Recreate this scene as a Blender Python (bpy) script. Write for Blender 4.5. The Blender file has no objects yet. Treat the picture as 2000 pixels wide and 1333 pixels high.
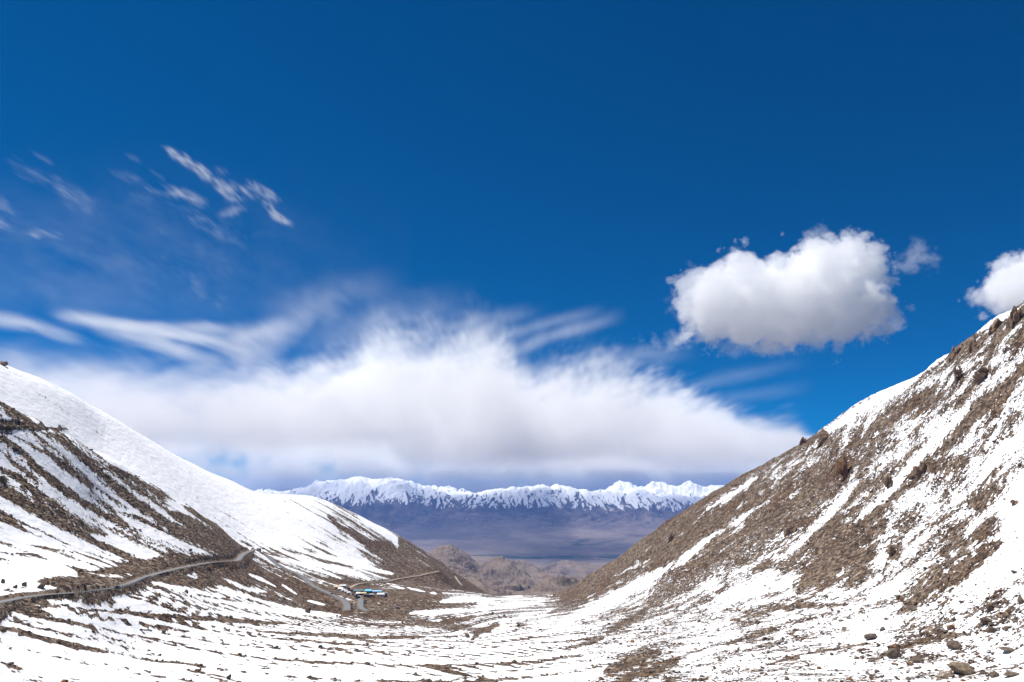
import bpy, math, time
import numpy as np
T0 = time.time()
sc = bpy.context.scene
COL = sc.collection
R = math.radians

# ------------------------------------------------------------------ camera
FPX, PITCH = 1333.3, R(12.8)           # focal length of a 24 mm lens in photo pixels, upward tilt
SP, CP = math.sin(PITCH), math.cos(PITCH)
cam = bpy.data.cameras.new('camera'); cam.lens = 24; cam.sensor_width = 36
cam.clip_start = 0.5; cam.clip_end = 300000
camo = bpy.data.objects.new('camera', cam); COL.objects.link(camo)
camo.location = (0, 0, 0); camo.rotation_euler = (math.pi/2 + PITCH, 0, 0)
sc.camera = camo

# ------------------------------------------------------------------ sky, sun, exposure
SUN_AZ, SUN_EL = R(-62), R(64)         # azimuth from the view direction (+Y), clockwise positive
sd = np.array([math.sin(SUN_AZ)*math.cos(SUN_EL), math.cos(SUN_AZ)*math.cos(SUN_EL), math.sin(SUN_EL)])
w = bpy.data.worlds.new('World'); sc.world = w; w.use_nodes = True
wt = w.node_tree; bg = wt.nodes['Background']
sky = wt.nodes.new('ShaderNodeTexSky'); sky.sky_type = 'NISHITA'; sky.sun_disc = False
sky.sun_elevation = SUN_EL; sky.sun_rotation = SUN_AZ
sky.altitude = 5300; sky.air_density = 1.0; sky.dust_density = 0.2; sky.ozone_density = 4.0
hsv = wt.nodes.new('ShaderNodeHueSaturation'); hsv.inputs['Saturation'].default_value = 1.95
wt.links.new(sky.outputs[0], hsv.inputs['Color'])
wt.links.new(hsv.outputs[0], bg.inputs['Color']); bg.inputs['Strength'].default_value = 0.064
sun = bpy.data.lights.new('sun', 'SUN'); sun.energy = 4.9; sun.angle = R(0.53); sun.color = (1.0, 0.96, 0.90)
suno = bpy.data.objects.new('sun', sun); COL.objects.link(suno)
from mathutils import Vector
suno.rotation_euler = Vector(-sd).to_track_quat('-Z', 'Y').to_euler()
sc.view_settings.view_transform = 'Standard'; sc.view_settings.look = 'None'
sc.view_settings.exposure = 0.55; sc.view_settings.gamma = 1
sc.cycles.max_bounces = 30; sc.cycles.volume_bounces = 28; sc.cycles.diffuse_bounces = 3
sc.cycles.volume_max_steps = 512; sc.cycles.volume_step_rate = 2.0

# ------------------------------------------------------------------ helpers: maths
rng = np.random.default_rng(7)
def px(u, v):
    """bearing and slope (rise over horizontal distance) of a sight line through photo pixel u, v"""
    x = (np.asarray(u, float) - 1000)/FPX; zc = (666.5 - np.asarray(v, float))/FPX
    z = SP + CP*zc; y = CP - SP*zc
    return np.arctan2(x, y), z/np.hypot(x, y)
def unpx(x, y, z):
    """photo pixel of a point"""
    zc = (CP*z - SP*y); d = (CP*y + SP*z)
    return 1000 + FPX*x/d, 666.5 - FPX*zc/d
_G = {}
def noise2(x, y, seed=0):
    """gradient noise, about -1..1"""
    if seed not in _G:
        r = np.random.default_rng(1000 + seed); a = r.random((512, 512))*2*np.pi
        _G[seed] = (np.cos(a).astype('f4'), np.sin(a).astype('f4'))
    gx, gy = _G[seed]
    xi = np.floor(x).astype(np.int64); yi = np.floor(y).astype(np.int64)
    xf = (x - xi).astype('f4'); yf = (y - yi).astype('f4')
    u = xf*xf*xf*(xf*(xf*6 - 15) + 10); v = yf*yf*yf*(yf*(yf*6 - 15) + 10)
    x0 = xi & 511; x1 = (xi+1) & 511; y0 = yi & 511; y1 = (yi+1) & 511
    a = gx[x0, y0]*xf + gy[x0, y0]*yf; b = gx[x1, y0]*(xf-1) + gy[x1, y0]*yf
    c = gx[x0, y1]*xf + gy[x0, y1]*(yf-1); d = gx[x1, y1]*(xf-1) + gy[x1, y1]*(yf-1)
    return ((a + u*(b-a)) + v*((c + u*(d-c)) - (a + u*(b-a))))*1.5
def fbm2(x, y, octv, seed=0, gain=0.5, lac=2.03, ridged=False):
    s = 0; a = 1; n = 0
    for o in range(octv):
        k = noise2(x, y, seed + o)
        s = s + a*((1 - 2*np.abs(k)) if ridged else k); n += a
        a *= gain; x = x*lac + 17.3; y = y*lac - 9.1
    return s/n
def sstep(a, b, x):
    t = np.clip((x-a)/(b-a), 0, 1); return t*t*(3-2*t)
class TPS:
    """thin plate spline through scattered values"""
    def __init__(self, P, val, lam=1e-4):
        self.P = P = np.asarray(P, float); n = len(P)
        D = np.linalg.norm(P[:, None]-P[None], axis=2); K = self.k(D) + lam*np.eye(n)
        Q = np.c_[np.ones(n), P]; A = np.zeros((n+3, n+3)); A[:n, :n] = K; A[:n, n:] = Q; A[n:, :n] = Q.T
        self.w = np.linalg.solve(A, np.r_[val, 0, 0, 0])
    @staticmethod
    def k(d): return np.where(d > 0, d*d*np.log(np.maximum(d, 1e-12)), 0)
    def __call__(self, a, b):
        s = self.w[-3] + self.w[-2]*a + self.w[-1]*b
        for (p, q), wt_ in zip(self.P, self.w): s = s + wt_*self.k(np.hypot(a-p, b-q))
        return s
TS = 2.0
def surface(points, ridges=()):
    """slope field t(bearing, ln distance) through (u, v, distance) stations; ridges get a fall on both sides"""
    P, V = [], []
    def add(u, v, r):
        th, t = px(u, v); P.append((th*TS, math.log(r))); V.append(float(t))
    for u, v, r in points: add(u, v, r)
    for line, front, back in ridges:
        for u, v, r in line:
            add(u, v, r); add(u, v + front, r*0.955); add(u, v + back, r*1.05); add(u, v + back*4.5, r*1.22)
    return TPS(P, V)

# ------------------------------------------------------------------ helpers: objects
def mesh_obj(name, verts, faces, mat=None, parent=None, smooth=False):
    me = bpy.data.meshes.new(name)
    verts = np.asarray(verts, 'f4'); me.vertices.add(len(verts)); me.vertices.foreach_set('co', verts.ravel())
    if isinstance(faces, np.ndarray):
        n, k = faces.shape
        me.loops.add(n*k); me.loops.foreach_set('vertex_index', faces.astype('i4').ravel())
        me.polygons.add(n); me.polygons.foreach_set('loop_start', np.arange(0, n*k, k, dtype='i4'))
    else:
        tot = [len(f) for f in faces]; flat = [i for f in faces for i in f]
        me.loops.add(len(flat)); me.loops.foreach_set('vertex_index', np.array(flat, 'i4'))
        me.polygons.add(len(tot)); me.polygons.foreach_set('loop_start', np.r_[0, np.cumsum(tot)[:-1]].astype('i4'))
    me.update(calc_edges=True); me.validate()
    me.polygons.foreach_set('use_smooth', np.full(len(me.polygons), smooth))
    if mat: me.materials.append(mat)
    o = bpy.data.objects.new(name, me); COL.objects.link(o)
    if parent: o.parent = parent
    return o
def attr(o, name, val):
    a = o.data.attributes.new(name, 'FLOAT', 'POINT'); a.data.foreach_set('value', np.asarray(val, 'f4').ravel())
def tag(o, label, cat, group=None):
    o['label'] = label; o['category'] = cat
    if group: o['group'] = group
    return o
def structure(o, kind='structure'): o['kind'] = kind; return o
def grid_faces(nr, nc):
    i = np.arange(nr-1)[:, None]*nc + np.arange(nc-1)[None]
    return np.stack([i, i+1, i+nc+1, i+nc], -1).reshape(-1, 4)

# material node shorthand
class Mat:
    def __init__(self, name, rough=0.9, spec=0.2):
        self.m = bpy.data.materials.new(name); self.m.use_nodes = True
        self.nt = self.m.node_tree; self.b = self.nt.nodes['Principled BSDF']
        self.b.inputs['Roughness'].default_value = rough; self.b.inputs['Specular IOR Level'].default_value = spec
        self._pos = None
    def n(self, t, **kw):
        x = self.nt.nodes.new(t)
        for k, v in kw.items(): setattr(x, k, v)
        return x
    def put(self, v, sock):
        if v is None: return
        if isinstance(v, (int, float)): sock.default_value = v
        elif isinstance(v, tuple): sock.default_value = v if len(v) == len(sock.default_value) else (*v, 1)
        else: self.nt.links.new(v, sock)
    def math(self, op, a, b=None, clamp=False):
        x = self.n('ShaderNodeMath', operation=op, use_clamp=clamp); self.put(a, x.inputs[0]); self.put(b, x.inputs[1]); return x.outputs[0]
    def pos(self):
        if self._pos is None: self._pos = self.n('ShaderNodeTexCoord').outputs['Object']
        return self._pos
    def noise(self, scale, detail=3, rough=0.55, vec=None):
        x = self.n('ShaderNodeTexNoise'); x.inputs['Scale'].default_value = scale; x.inputs['Detail'].default_value = detail
        x.inputs['Roughness'].default_value = rough; self.put(vec if vec is not None else self.pos(), x.inputs['Vector']); return x.outputs['Fac']
    def voro(self, scale, feature='F1', out='Distance', vec=None):
        x = self.n('ShaderNodeTexVoronoi', feature=feature); x.inputs['Scale'].default_value = scale
        self.put(vec if vec is not None else self.pos(), x.inputs['Vector']); return x.outputs[out]
    def ramp(self, f, stops, interp='LINEAR'):
        x = self.n('ShaderNodeValToRGB'); cr = x.color_ramp; cr.interpolation = interp
        while len(cr.elements) < len(stops): cr.elements.new(0.5)
        for e, (p, c) in zip(cr.elements, stops):
            e.position = p; e.color = (*c, 1) if not isinstance(c, (int, float)) else (c, c, c, 1)
        self.put(f, x.inputs['Fac']); return x.outputs['Color']
    def mix(self, f, a, b):
        x = self.n('ShaderNodeMix', data_type='RGBA'); self.put(f, x.inputs[0]); self.put(a, x.inputs[6]); self.put(b, x.inputs[7]); return x.outputs[2]
    def rng(self, f, a, b, c=0.0, d=1.0, smooth=False):
        x = self.n('ShaderNodeMapRange', interpolation_type='SMOOTHSTEP' if smooth else 'LINEAR')
        for i, v in enumerate((f, a, b, c, d)): self.put(v, x.inputs[i])
        return x.outputs[0]
    def attr(self, name): return self.n('ShaderNodeAttribute', attribute_name=name).outputs['Fac']
    def bump(self, h, dist, strength=1.0):
        x = self.n('ShaderNodeBump'); x.inputs['Strength'].default_value = strength; x.inputs['Distance'].default_value = dist
        self.put(h, x.inputs['Height']); self.put(x.outputs[0], self.b.inputs['Normal']); return x
    def base(self, c): self.put(c, self.b.inputs['Base Color'])
def plain(name, c, rough=0.8, var=0.15, scale=0.5, spec=0.2):
    m = Mat(name, rough, spec); f = m.noise(scale, 4)
    m.base(m.ramp(f, [(0.3, tuple(x*(1-var) for x in c)), (0.7, tuple(x*(1+var) for x in c))])); return m.m

#@@NEAR
# ================================================================== NEAR TERRAIN
# stations: photo direction and distance in metres of points on the ground
floor_pts = [
 (1000,1333,530),(500,1333,510),(1300,1333,505),(1600,1333,480),(2000,1333,450),(700,1250,740),(1000,1250,790),(1300,1250,755),(1600,1250,640),
 (2000,1250,540),(700,1207,1030),(650,1207,1000),(850,1205,1090),(1000,1203,1160),(1200,1203,1090),(720,1160,1200),(690,1191,1095),(735,1190,1110),(780,1172,1180),
 (850,1152,1480),(900,1153,1780),(960,1166,1950),(1000,1164,1980),(1050,1163,1980),(960,1182,2250),(1020,1180,2250),(1000,1300,2900),(880,1230,2600),
 # near the viewer
 (0,1420,200),(500,1470,230),(1000,1480,230),(1500,1460,230),(2000,1420,200),(0,1500,90),(1000,1560,90),(2000,1500,90),(-500,1500,60),(2500,1500,60),
 # near left spur
 (0,900,800),(0,1000,720),(0,1100,640),(0,1177,520),(-60,1192,470),(60,1165,550),(130,1160,572),(200,1000,890),(200,1100,740),(251,1141,668),(440,1097,1010),(345,1111,850),
 (0,1250,460),(0,1333,385),(250,1250,580),(250,1333,470),(450,1200,790),(350,1160,740),(450,1150,890),(560,1150,1110),(600,1187,1030),(640,1202,1000),(475,1085,1170),
 (513,1082,1300),(538,1101,1275),(578,1119.5,1250),(608,1143,1205),(645,1160,1165),(680,1183,1112),(545,1128,1185),(515,1102,1225),(480,1110,1080),
 (498,1074,1300),(470,1066,1275),(505,1077,1340),(545,1089,1400),(620,1128,1330),(690,1143,1400),(640,1133,1340),(480,1085,1420),
 # right mountain
 (2000,700,905),(2000,800,825),(2000,1000,690),(2000,1150,595),(1800,850,990),(1800,950,900),(1800,1050,800),(1800,1180,660),(1600,950,1140),(1600,1050,985),
 (1600,1130,860),(1600,1200,725),(1400,1050,1270),(1400,1130,1050),(1400,1200,850),(1250,1110,1500),(1200,1165,1430),(1250,1190,1150),(1100,1185,1500),
 (2400,700,700),(2400,1000,560),(-400,900,680),(-400,1150,520)]
spur_ridge = [(-350,590,800),(-150,700,850),(0,786,900),(75,822,930),(150,862,968),(230,903,1015),(300,947,1075),(370,990,1150),(425,1026,1220)]
right_ridge = [(2500,240,760),(2250,400,900),(2120,500,970),(2000,592,1050),(1950,622,1090),(1900,660,1130),(1850,695,1170),(1800,728,1210),(1750,752,1250),(1700,775,1290),
 (1650,806,1330),(1600,846,1375),(1550,875,1420),(1500,903,1465),(1450,928,1510),(1400,957,1560),(1350,990,1610),(1300,1022,1665),(1250,1058,1720),(1200,1093,1780),(1150,1124,1840),(1100,1152,1900)]
back_pts = [(0,790,1290),(0,900,1100),(150,865,1350),(300,955,1380),(400,1015,1420),(490,1075,1430),(520,1085,1420),(560,1102,1390),(620,1129,1345),(700,1141,1400),(745,1138,1540),(800,1129,1740),
 (860,1117,1880),(600,1060,1580),(700,1095,1680),(800,1100,1870),(500,1020,1560),(400,960,1560),(200,850,1480),(950,1175,2050),(900,1160,1900),(600,1200,1100),(800,1200,1400),(300,1100,1000),(0,1000,950),(-300,900,1000),(560,1180,1200)]
back_ridge = [(-350,520,1400),(-150,625,1450),(0,708,1500),(75,737,1545),(150,775,1590),(225,818,1635),(300,863,1690),(375,905,1750),(450,938,1820),(522,965,1900),(555,966,1950),(600,968,2010),(640,979,2050),
 (700,1006,2090),(760,1036,2130),(800,1058,2165),(840,1084,2195),(880,1112,2230),(920,1138,2270),(965,1166,2320)]

NC = 1240
theta = np.linspace(-0.735, 0.735, NC)
rho = np.r_[np.linspace(math.log(2.0), math.log(330), 60)[:-1], np.linspace(math.log(330), math.log(2450), 860)[:-1], np.linspace(math.log(2450), math.log(3600), 24)]
NR = len(rho)
S1 = surface(floor_pts, [(spur_ridge, 7, 12), (right_ridge, 9, 12)])
S2 = surface(back_pts, [(back_ridge, 8, 12)])
# the splines are smooth: evaluate on a coarse lattice, then refine
def coarse_eval(S, st=6):
    ti = np.r_[np.arange(0, NC-1, st), NC-1]; ri = np.r_[np.arange(0, NR-1, st), NR-1]
    a, b = np.meshgrid(theta[ti]*TS, rho[ri]); g = S(a, b)
    g = np.stack([np.interp(rho, rho[ri], g[:, j]) for j in range(g.shape[1])], 1)
    return np.stack([np.interp(theta, theta[ti], g[i]) for i in range(NR)], 0)
rr = np.exp(rho)[:, None]; X = rr*np.sin(theta)[None]; Y = rr*np.cos(theta)[None]
t1 = coarse_eval(S1); t2 = coarse_eval(S2)
za = t1*rr; zb = np.where(rr > 850, t2*rr, -1e4)
fade = sstep(850, 950, rr); zb = fade*zb + (1-fade)*(-900)
k = 4.0; d = np.clip((za-zb)/k, -30, 30)
lmask = 1/(1+np.exp(d))                                   # share of the back slope
Z = np.maximum(za, zb) + k*np.log1p(np.exp(-np.abs(d)))
def slope_of(Z):
    P = np.stack([X, Y, Z], -1); a = np.gradient(P, axis=1); b = np.gradient(P, axis=0)
    n = np.cross(a, b); n /= np.linalg.norm(n, axis=-1, keepdims=True) + 1e-9
    return n*np.sign(n[..., 2:3])
# relief: crags, gullies, hummocks
nrm = slope_of(Z); steep = np.clip(1 - nrm[..., 2], 0, 1)
amp = sstep(0.02, 0.20, steep)
rightside = sstep(0.0, 0.15, theta[None] + 0.0*rr)
far_fall = 1 - sstep(2300, 2700, rr)
vis = sstep(250, 420, rr)*far_fall
rel = vis*(amp*(6.5*fbm2(X/95, Y/95, 5, 3, ridged=True)*(0.16 + 0.84*rightside) + 3.2*fbm2(X/24, Y/24, 5, 13, gain=0.58)*(0.22 + 0.78*rightside))
     + 1.1*fbm2(X/40, Y/40, 4, 23) + 0.55*fbm2(X/9, Y/9, 3, 33)*(0.3 + 0.7*amp))
Z = Z + rel - vis*amp*rightside*1.0
Z = np.minimum(Z, -1.7 + 0*Z) if False else np.where(rr < 60, np.minimum(Z, -1.7), Z)
print('terrain', round(time.time()-T0, 1))

def ground_hit(u, v, rmin=340):
    """first point of the ground on the sight line through u, v"""
    th, t = px(u, v); j = np.clip((th-theta[0])/(theta[1]-theta[0]), 0, NC-1.001); j0 = int(j); f = j-j0
    col = Z[:, j0]*(1-f) + Z[:, j0+1]*f; tt = col/rr[:, 0]
    i = np.argmax((tt >= t) & (rr[:, 0] > rmin))
    if i == 0: return None
    a, b = tt[i-1], tt[i]; g = (t-a)/(b-a) if b != a else 0
    g = min(max(g, 0), 1); r = rr[i-1, 0]*(1-g) + rr[i, 0]*g
    return np.array([r*math.sin(th), r*math.cos(th), r*t])
def ground_z(x, y, G=None):
    G = Z if G is None else G
    x = np.asarray(x, float); y = np.asarray(y, float)
    th = np.arctan2(x, y); lr = np.log(np.hypot(x, y))
    j = np.clip((th-theta[0])/(theta[1]-theta[0]), 0, NC-1.001); i = np.clip(np.interp(lr, rho, np.arange(NR)), 0, NR-1.001)
    j0 = j.astype(int); i0 = i.astype(int); a = j-j0; b = i-i0
    return (G[i0, j0]*(1-a) + G[i0, j0+1]*a)*(1-b) + (G[i0+1, j0]*(1-a) + G[i0+1, j0+1]*a)*b


# ------------------------------------------------------------------ where the snow lies: streaks that follow the fall of the ground
nsm = slope_of(Z - rel)                                   # direction of fall from the smooth relief
fx = nsm[..., 0]; fy = nsm[..., 1]; fl = np.hypot(fx, fy) + 1e-6; fx = fx/fl; fy = fy/fl
side = -np.tanh(theta[None]/0.06) + 0*rr                  # melt water and stone stripes run down into the valley axis
fx = 0.3*fx + 0.8*side; fy = 0.3*fy + 0.22; fl = np.hypot(fx, fy) + 1e-6; fx = fx/fl; fy = fy/fl
dth = theta[1]-theta[0]
# lie of the stripes, read off the photograph as (pixel, pixel, tilt in degrees, positive falling to the right)
lie_pts = [(0,830,38),(100,900,36),(200,950,35),(300,1000,34),(400,1030,37),(460,1060,38),(50,980,33),(50,1060,22),(150,1080,20),(300,1060,26),(400,1085,20),(100,1150,10),(250,1100,22),(0,900,37),(150,1000,33),
 (100,1210,14),(50,1240,14),(200,1290,11),(350,1310,12),(400,1170,20),(500,1200,14),(600,1220,8),(300,1230,10),(500,1250,4),(700,1250,3),(700,1290,2),(800,1230,-3),(850,1250,5),(500,1300,5),(550,1150,30),(600,1170,30),(50,1300,10),(450,1130,25),(330,1150,20),
 (100,780,33),(300,900,33),(500,1000,30),(600,1050,30),(700,1040,32),(760,1070,33),(820,1090,36),(600,1110,18),(700,1110,18),(700,1080,30),(800,1140,6),(900,1140,12),(650,1140,20),
 (900,1170,2),(1000,1175,-2),(1000,1210,-5),(950,1220,-15),(900,1230,-20),(780,1170,3),(720,1210,3),(950,1290,-3),
 (1950,640,-38),(1900,750,-38),(1800,800,-36),(1700,850,-33),(1600,900,-33),(1500,960,-32),(1400,1020,-32),(1300,1080,-30),(1200,1120,-28),(1900,900,-40),(1800,950,-38),(1700,1000,-35),(1600,1060,-33),(1500,1120,-28),(1400,1150,-25),
 (1300,1180,-20),(1200,1200,-14),(1900,1050,-42),(1800,1080,-40),(1700,1130,-34),(1600,1160,-25),(1500,1200,-18),(1400,1220,-15),(1300,1240,-12),(1200,1240,-10),(1950,1130,-38),(1850,1160,-33),(1750,1210,-15),(1900,1230,-20),
 (1800,1260,-12),(1600,1250,-10),(1500,1270,-14),(1300,1290,-25),(1250,1310,-30),(1100,1250,-5),(1100,1300,-8),(1400,1300,-20),(1980,1300,-8),(2000,1000,-45),(2000,820,-42)]
lat_t = np.r_[np.arange(0, NC-1, 5), NC-1]; lat_r = np.r_[np.arange(0, NR-1, 5), NR-1]
A, B = np.meshgrid(theta[lat_t], rho[lat_r]); zc_ = (Z-rel)[np.ix_(lat_r, lat_t)]/np.exp(B)
def from_points(pts, soft=0.15, reach=1.0):
    """spread values read at photo points over the ground they lie on"""
    num = 0; den = 1e-12
    for u, v, c in pts:
        h = ground_hit(u, v)
        if h is None: continue
        q = (((A-math.atan2(h[0], h[1]))/0.020)**2 + ((B-math.log(math.hypot(h[0], h[1])))/0.085)**2 + ((zc_-h[2]/math.hypot(h[0], h[1]))/0.014)**2)/reach**2
        wgt = 1/(soft + q)**2; num = num + wgt*c; den = den + wgt
    g = num/den
    g = np.stack([np.interp(rho, rho[lat_r], g[:, j]) for j in range(g.shape[1])], 1)
    return np.stack([np.interp(theta, theta[lat_t], g[i]) for i in range(NR)], 0)
UT, VT = unpx(X, Y, Z - rel); VT0 = VT
lie = np.radians(from_points(lie_pts, 0.8, 1.5))
ui, uj = np.gradient(UT, axis=0), np.gradient(UT, axis=1); vi, vj = np.gradient(VT, axis=0), np.gradient(VT, axis=1)
det = ui*vj - uj*vi; ca, sa = np.cos(lie), np.sin(lie)
di = (ca*vj - sa*uj)/np.where(np.abs(det) < 1e-9, 1e-9, det); dj = (-ca*vi + sa*ui)/np.where(np.abs(det) < 1e-9, 1e-9, det)
gx_ = np.gradient(X, axis=0)*di + np.gradient(X, axis=1)*dj; gy_ = np.gradient(Y, axis=0)*di + np.gradient(Y, axis=1)*dj
gl = np.hypot(gx_, gy_) + 1e-9; gx_ /= gl; gy_ /= gl
vp = np.stack([X, Y, Z], -1); vp /= np.linalg.norm(vp, axis=-1, keepdims=True); facing = -(nsm*vp).sum(-1)
okf = sstep(0.01, 0.05, facing)*vis; sg = np.sign(gx_*fx + gy_*fy); sg[sg == 0] = 1
fx = okf*gx_*sg + (1-okf)*fx; fy = okf*gy_*sg + (1-okf)*fy; fl = np.hypot(fx, fy) + 1e-6; fx /= fl; fy /= fl
def to_ij(x, y):
    th = np.arctan2(x, y); lr = np.log(np.maximum(np.hypot(x, y), 2.0))
    j = np.clip((th-theta[0])/dth, 0, NC-1.001); i = np.clip(np.interp(lr, rho, np.arange(NR, dtype=float)), 0, NR-1.001)
    return i, j
def look(A, i, j): return A[i.astype(np.int32), j.astype(np.int32)]
def lic(cell, length, seed, steps=14, st=2):
    """noise of a given grain smeared along the fall line"""
    xs, ys = X[::st, ::st].copy(), Y[::st, ::st].copy(); acc = np.zeros_like(xs); 
    for sgn in (1, -1):
        x, y = xs.copy(), ys.copy()
        for q in range(steps):
            if q or sgn > 0: acc += noise2(x/cell, y/cell, seed)
            i, j = to_ij(x, y); h = length/steps*sgn
            x = x + look(fx, i, j)*h; y = y + look(fy, i, j)*h
    ii = np.arange(NR)/st; jj = np.arange(NC)/st
    i0 = np.minimum(ii.astype(int), acc.shape[0]-2); j0 = np.minimum(jj.astype(int), acc.shape[1]-2)
    a = np.clip(ii-i0, 0, 1)[:, None]; b = np.clip(jj-j0, 0, 1)[None]
    g = lambda di, dj: acc[i0+di][:, j0+dj]
    return (g(0,0)*(1-a) + g(1,0)*a)*(1-b) + (g(0,1)*(1-a) + g(1,1)*a)*b
def unit(A): return (A-A.mean())/(A.std()+1e-9)
L1 = unit(lic(26, 170, 51)); L2 = unit(lic(9, 90, 61, st=1)); P1 = unit(fbm2(X/28, Y/28, 5, 71)); P2 = unit(fbm2(X/7, Y/7, 3, 81))
wr = sstep(0.02, 0.12, theta[None])
L3 = unit(lic(11, 420, 91, steps=26, st=1))
wf = (1-wr)*sstep(1080, 1180, VT0)
streak = unit(L1*(1.15-0.40*wr-0.55*wf) + 1.3*wf*L3 + L2*(0.75-0.4*wr) + P1*(0.30+0.60*wr) + P2*(0.12+0.28*wr))
from_n = lambda s_: 0.5*(1+np.vectorize(math.erf)(np.linspace(-5, 5, 2001)/math.sqrt(2)))[np.clip(((s_+5)*200).astype(int), 0, 2000)]
streak_u = from_n(streak)                                 # evenly spread over 0..1
# share of bare ground, read off the photograph region by region
cover_pts = [
 (50,820,.35),(0,830,.5),(100,880,.4),(430,1050,.9),(380,1010,.72),(300,960,.55),(200,905,.35),(100,930,.42),(200,960,.5),(50,960,.65),(100,1000,.5),(250,1040,.5),(350,1060,.6),(50,1045,.15),(120,1060,.25),(30,1110,.02),(100,1108,.04),
 (200,1100,.3),(250,1115,.75),(330,1090,.7),(400,1085,.85),(180,1145,.85),(130,1137,.6),(20,1140,.08),(70,1150,.1),(300,1020,.45),(150,1020,.4),(20,1000,.5),(10,1060,.1),(150,1085,.2),(300,1075,.45),
 (400,1130,.92),(470,1110,.97),(550,1140,.95),(600,1170,.85),(650,1185,.9),(350,1130,.85),(300,1150,.55),(450,1170,.55),(380,1180,.45),(250,1170,.3),(150,1185,.4),(50,1190,.75),(20,1205,.4),(300,1200,.28),(450,1200,.38),(550,1203,.38),(620,1205,.45),
 (700,1205,.8),(750,1212,.8),(520,1170,.7),(570,1190,.55),(100,1230,.15),(250,1240,.18),(400,1240,.2),(550,1240,.22),(700,1240,.22),(50,1290,.03),(200,1300,.05),(400,1290,.05),(600,1270,.1),(700,1290,.04),(800,1290,.06),(850,1230,.42),
 (900,1240,.3),(950,1270,.06),(1000,1290,.08),(300,1260,.1),(100,1320,.02),(500,1320,.03),(700,1320,.04),(800,1325,.1),(900,1325,.2),
 (50,750,.06),(10,730,.12),(200,840,.05),(400,940,.03),(500,1000,.02),(600,1040,.03),(550,1040,.02),(650,1030,.25),(680,1060,.3),(720,1040,.55),(740,1080,.8),(800,1085,.85),(850,1112,.97),(760,1108,.8),(600,1100,.25),(640,1112,.3),(700,1128,.7),
 (800,1128,.98),(900,1152,.97),(620,1127,.85),(550,1092,.5),(590,1112,.6),(475,955,.4),(620,985,.15),(560,972,.15),(680,1010,.45),(580,985,.05),(350,990,.02),(300,900,.04),(150,800,.04),(680,1095,.35),(720,1110,.45),
 (800,1165,.97),(720,1175,.97),(850,1165,.85),(900,1176,.5),(1000,1175,.25),(950,1188,.35),(850,1193,.6),(1050,1200,.2),(950,1215,.28),(880,1225,.5),(650,1140,.9),(780,1195,.85),(820,1210,.6),
 (1950,640,.6),(1900,700,.6),(1950,680,.65),(1985,650,.6),(1850,745,.55),(1980,700,.55),(1850,720,.45),(1700,800,.3),(1600,860,.5),(1500,920,.55),(1400,970,.75),(1300,1040,.9),(1200,1100,.97),(1130,1150,.97),(1950,720,.45),(1850,780,.5),(1900,800,.45),(1950,850,.35),(1800,820,.5),(1750,890,.5),
 (1700,880,.5),(1650,940,.7),(1600,950,.72),(1550,1000,.68),(1500,1000,.8),(1450,1050,.62),(1400,1040,.88),(1350,1080,.82),(1300,1100,.88),(1250,1130,.5),(1500,1090,.6),(1550,1080,.42),(1600,1060,.75),(1650,1100,.85),(1600,1120,.85),
 (1700,1050,.5),(1750,1000,.42),(1800,950,.3),(1850,950,.42),(1900,1000,.38),(1950,950,.2),(1990,1000,.03),(1900,1070,.6),(1850,1120,.38),(1800,1080,.32),(1750,1080,.22),(1800,1160,.4),(1780,1182,.42),(1720,1160,.07),(1650,1180,.2),
 (1550,1180,.2),(1500,1150,.1),(1450,1150,.15),(1400,1140,.25),(1350,1170,.48),(1280,1190,.48),(1220,1190,.42),(1150,1200,.25),(1450,1200,.38),(1280,1220,.35),(1850,1230,.2),(1950,1230,.3),(1650,1220,.07),(1600,1220,.28),(1700,1240,.04),
 (1500,1230,.28),(1900,1270,.32),(1800,1270,.32),(1700,1280,.28),(1600,1280,.08),(1550,1310,.22),(1800,1310,.08),(1980,1300,.04),(1240,1300,.7),(1290,1310,.65),(1200,1260,.2),(1100,1240,.08),(1100,1300,.08),(1180,1280,.2),(1400,1240,.08),
 (1350,1230,.12),(1430,1280,.06),(1350,1300,.06),(1000,1320,.08),(1050,1290,.12),(1980,1130,.08),(1930,1160,.2)]
cov = from_points(cover_pts)
cov = cov*(1-0.9*lmask*sstep(640, 520, UT)*sstep(1075, 1050, VT))
leftface = (1-wr)*(1-lmask)*sstep(520, 480, UT)*sstep(1110, 1085, VT); cov = cov*(1-0.22*leftface)
low_r = sstep(1080, 1250, UT)*sstep(1165, 1215, VT)
cov = np.clip(cov + 0.05*low_r + 0.06*wr*sstep(1960, 1900, UT) + 0.08*wr*sstep(1210, 1150, VT)*sstep(0.2, 0.4, cov), 0, 1)
bare = (cov - streak_u)*0.5/(0.07 + 1.7*cov*(1-cov))*(1.9 - 0.85*wr + 1.8*wf*(1-lmask))*(1 - 0.35*low_r)
#@@STROKES
# bands of stones and tongues of snow that one can tell apart in the photograph: (line of pixels), half width, + stones / - snow
 
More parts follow.
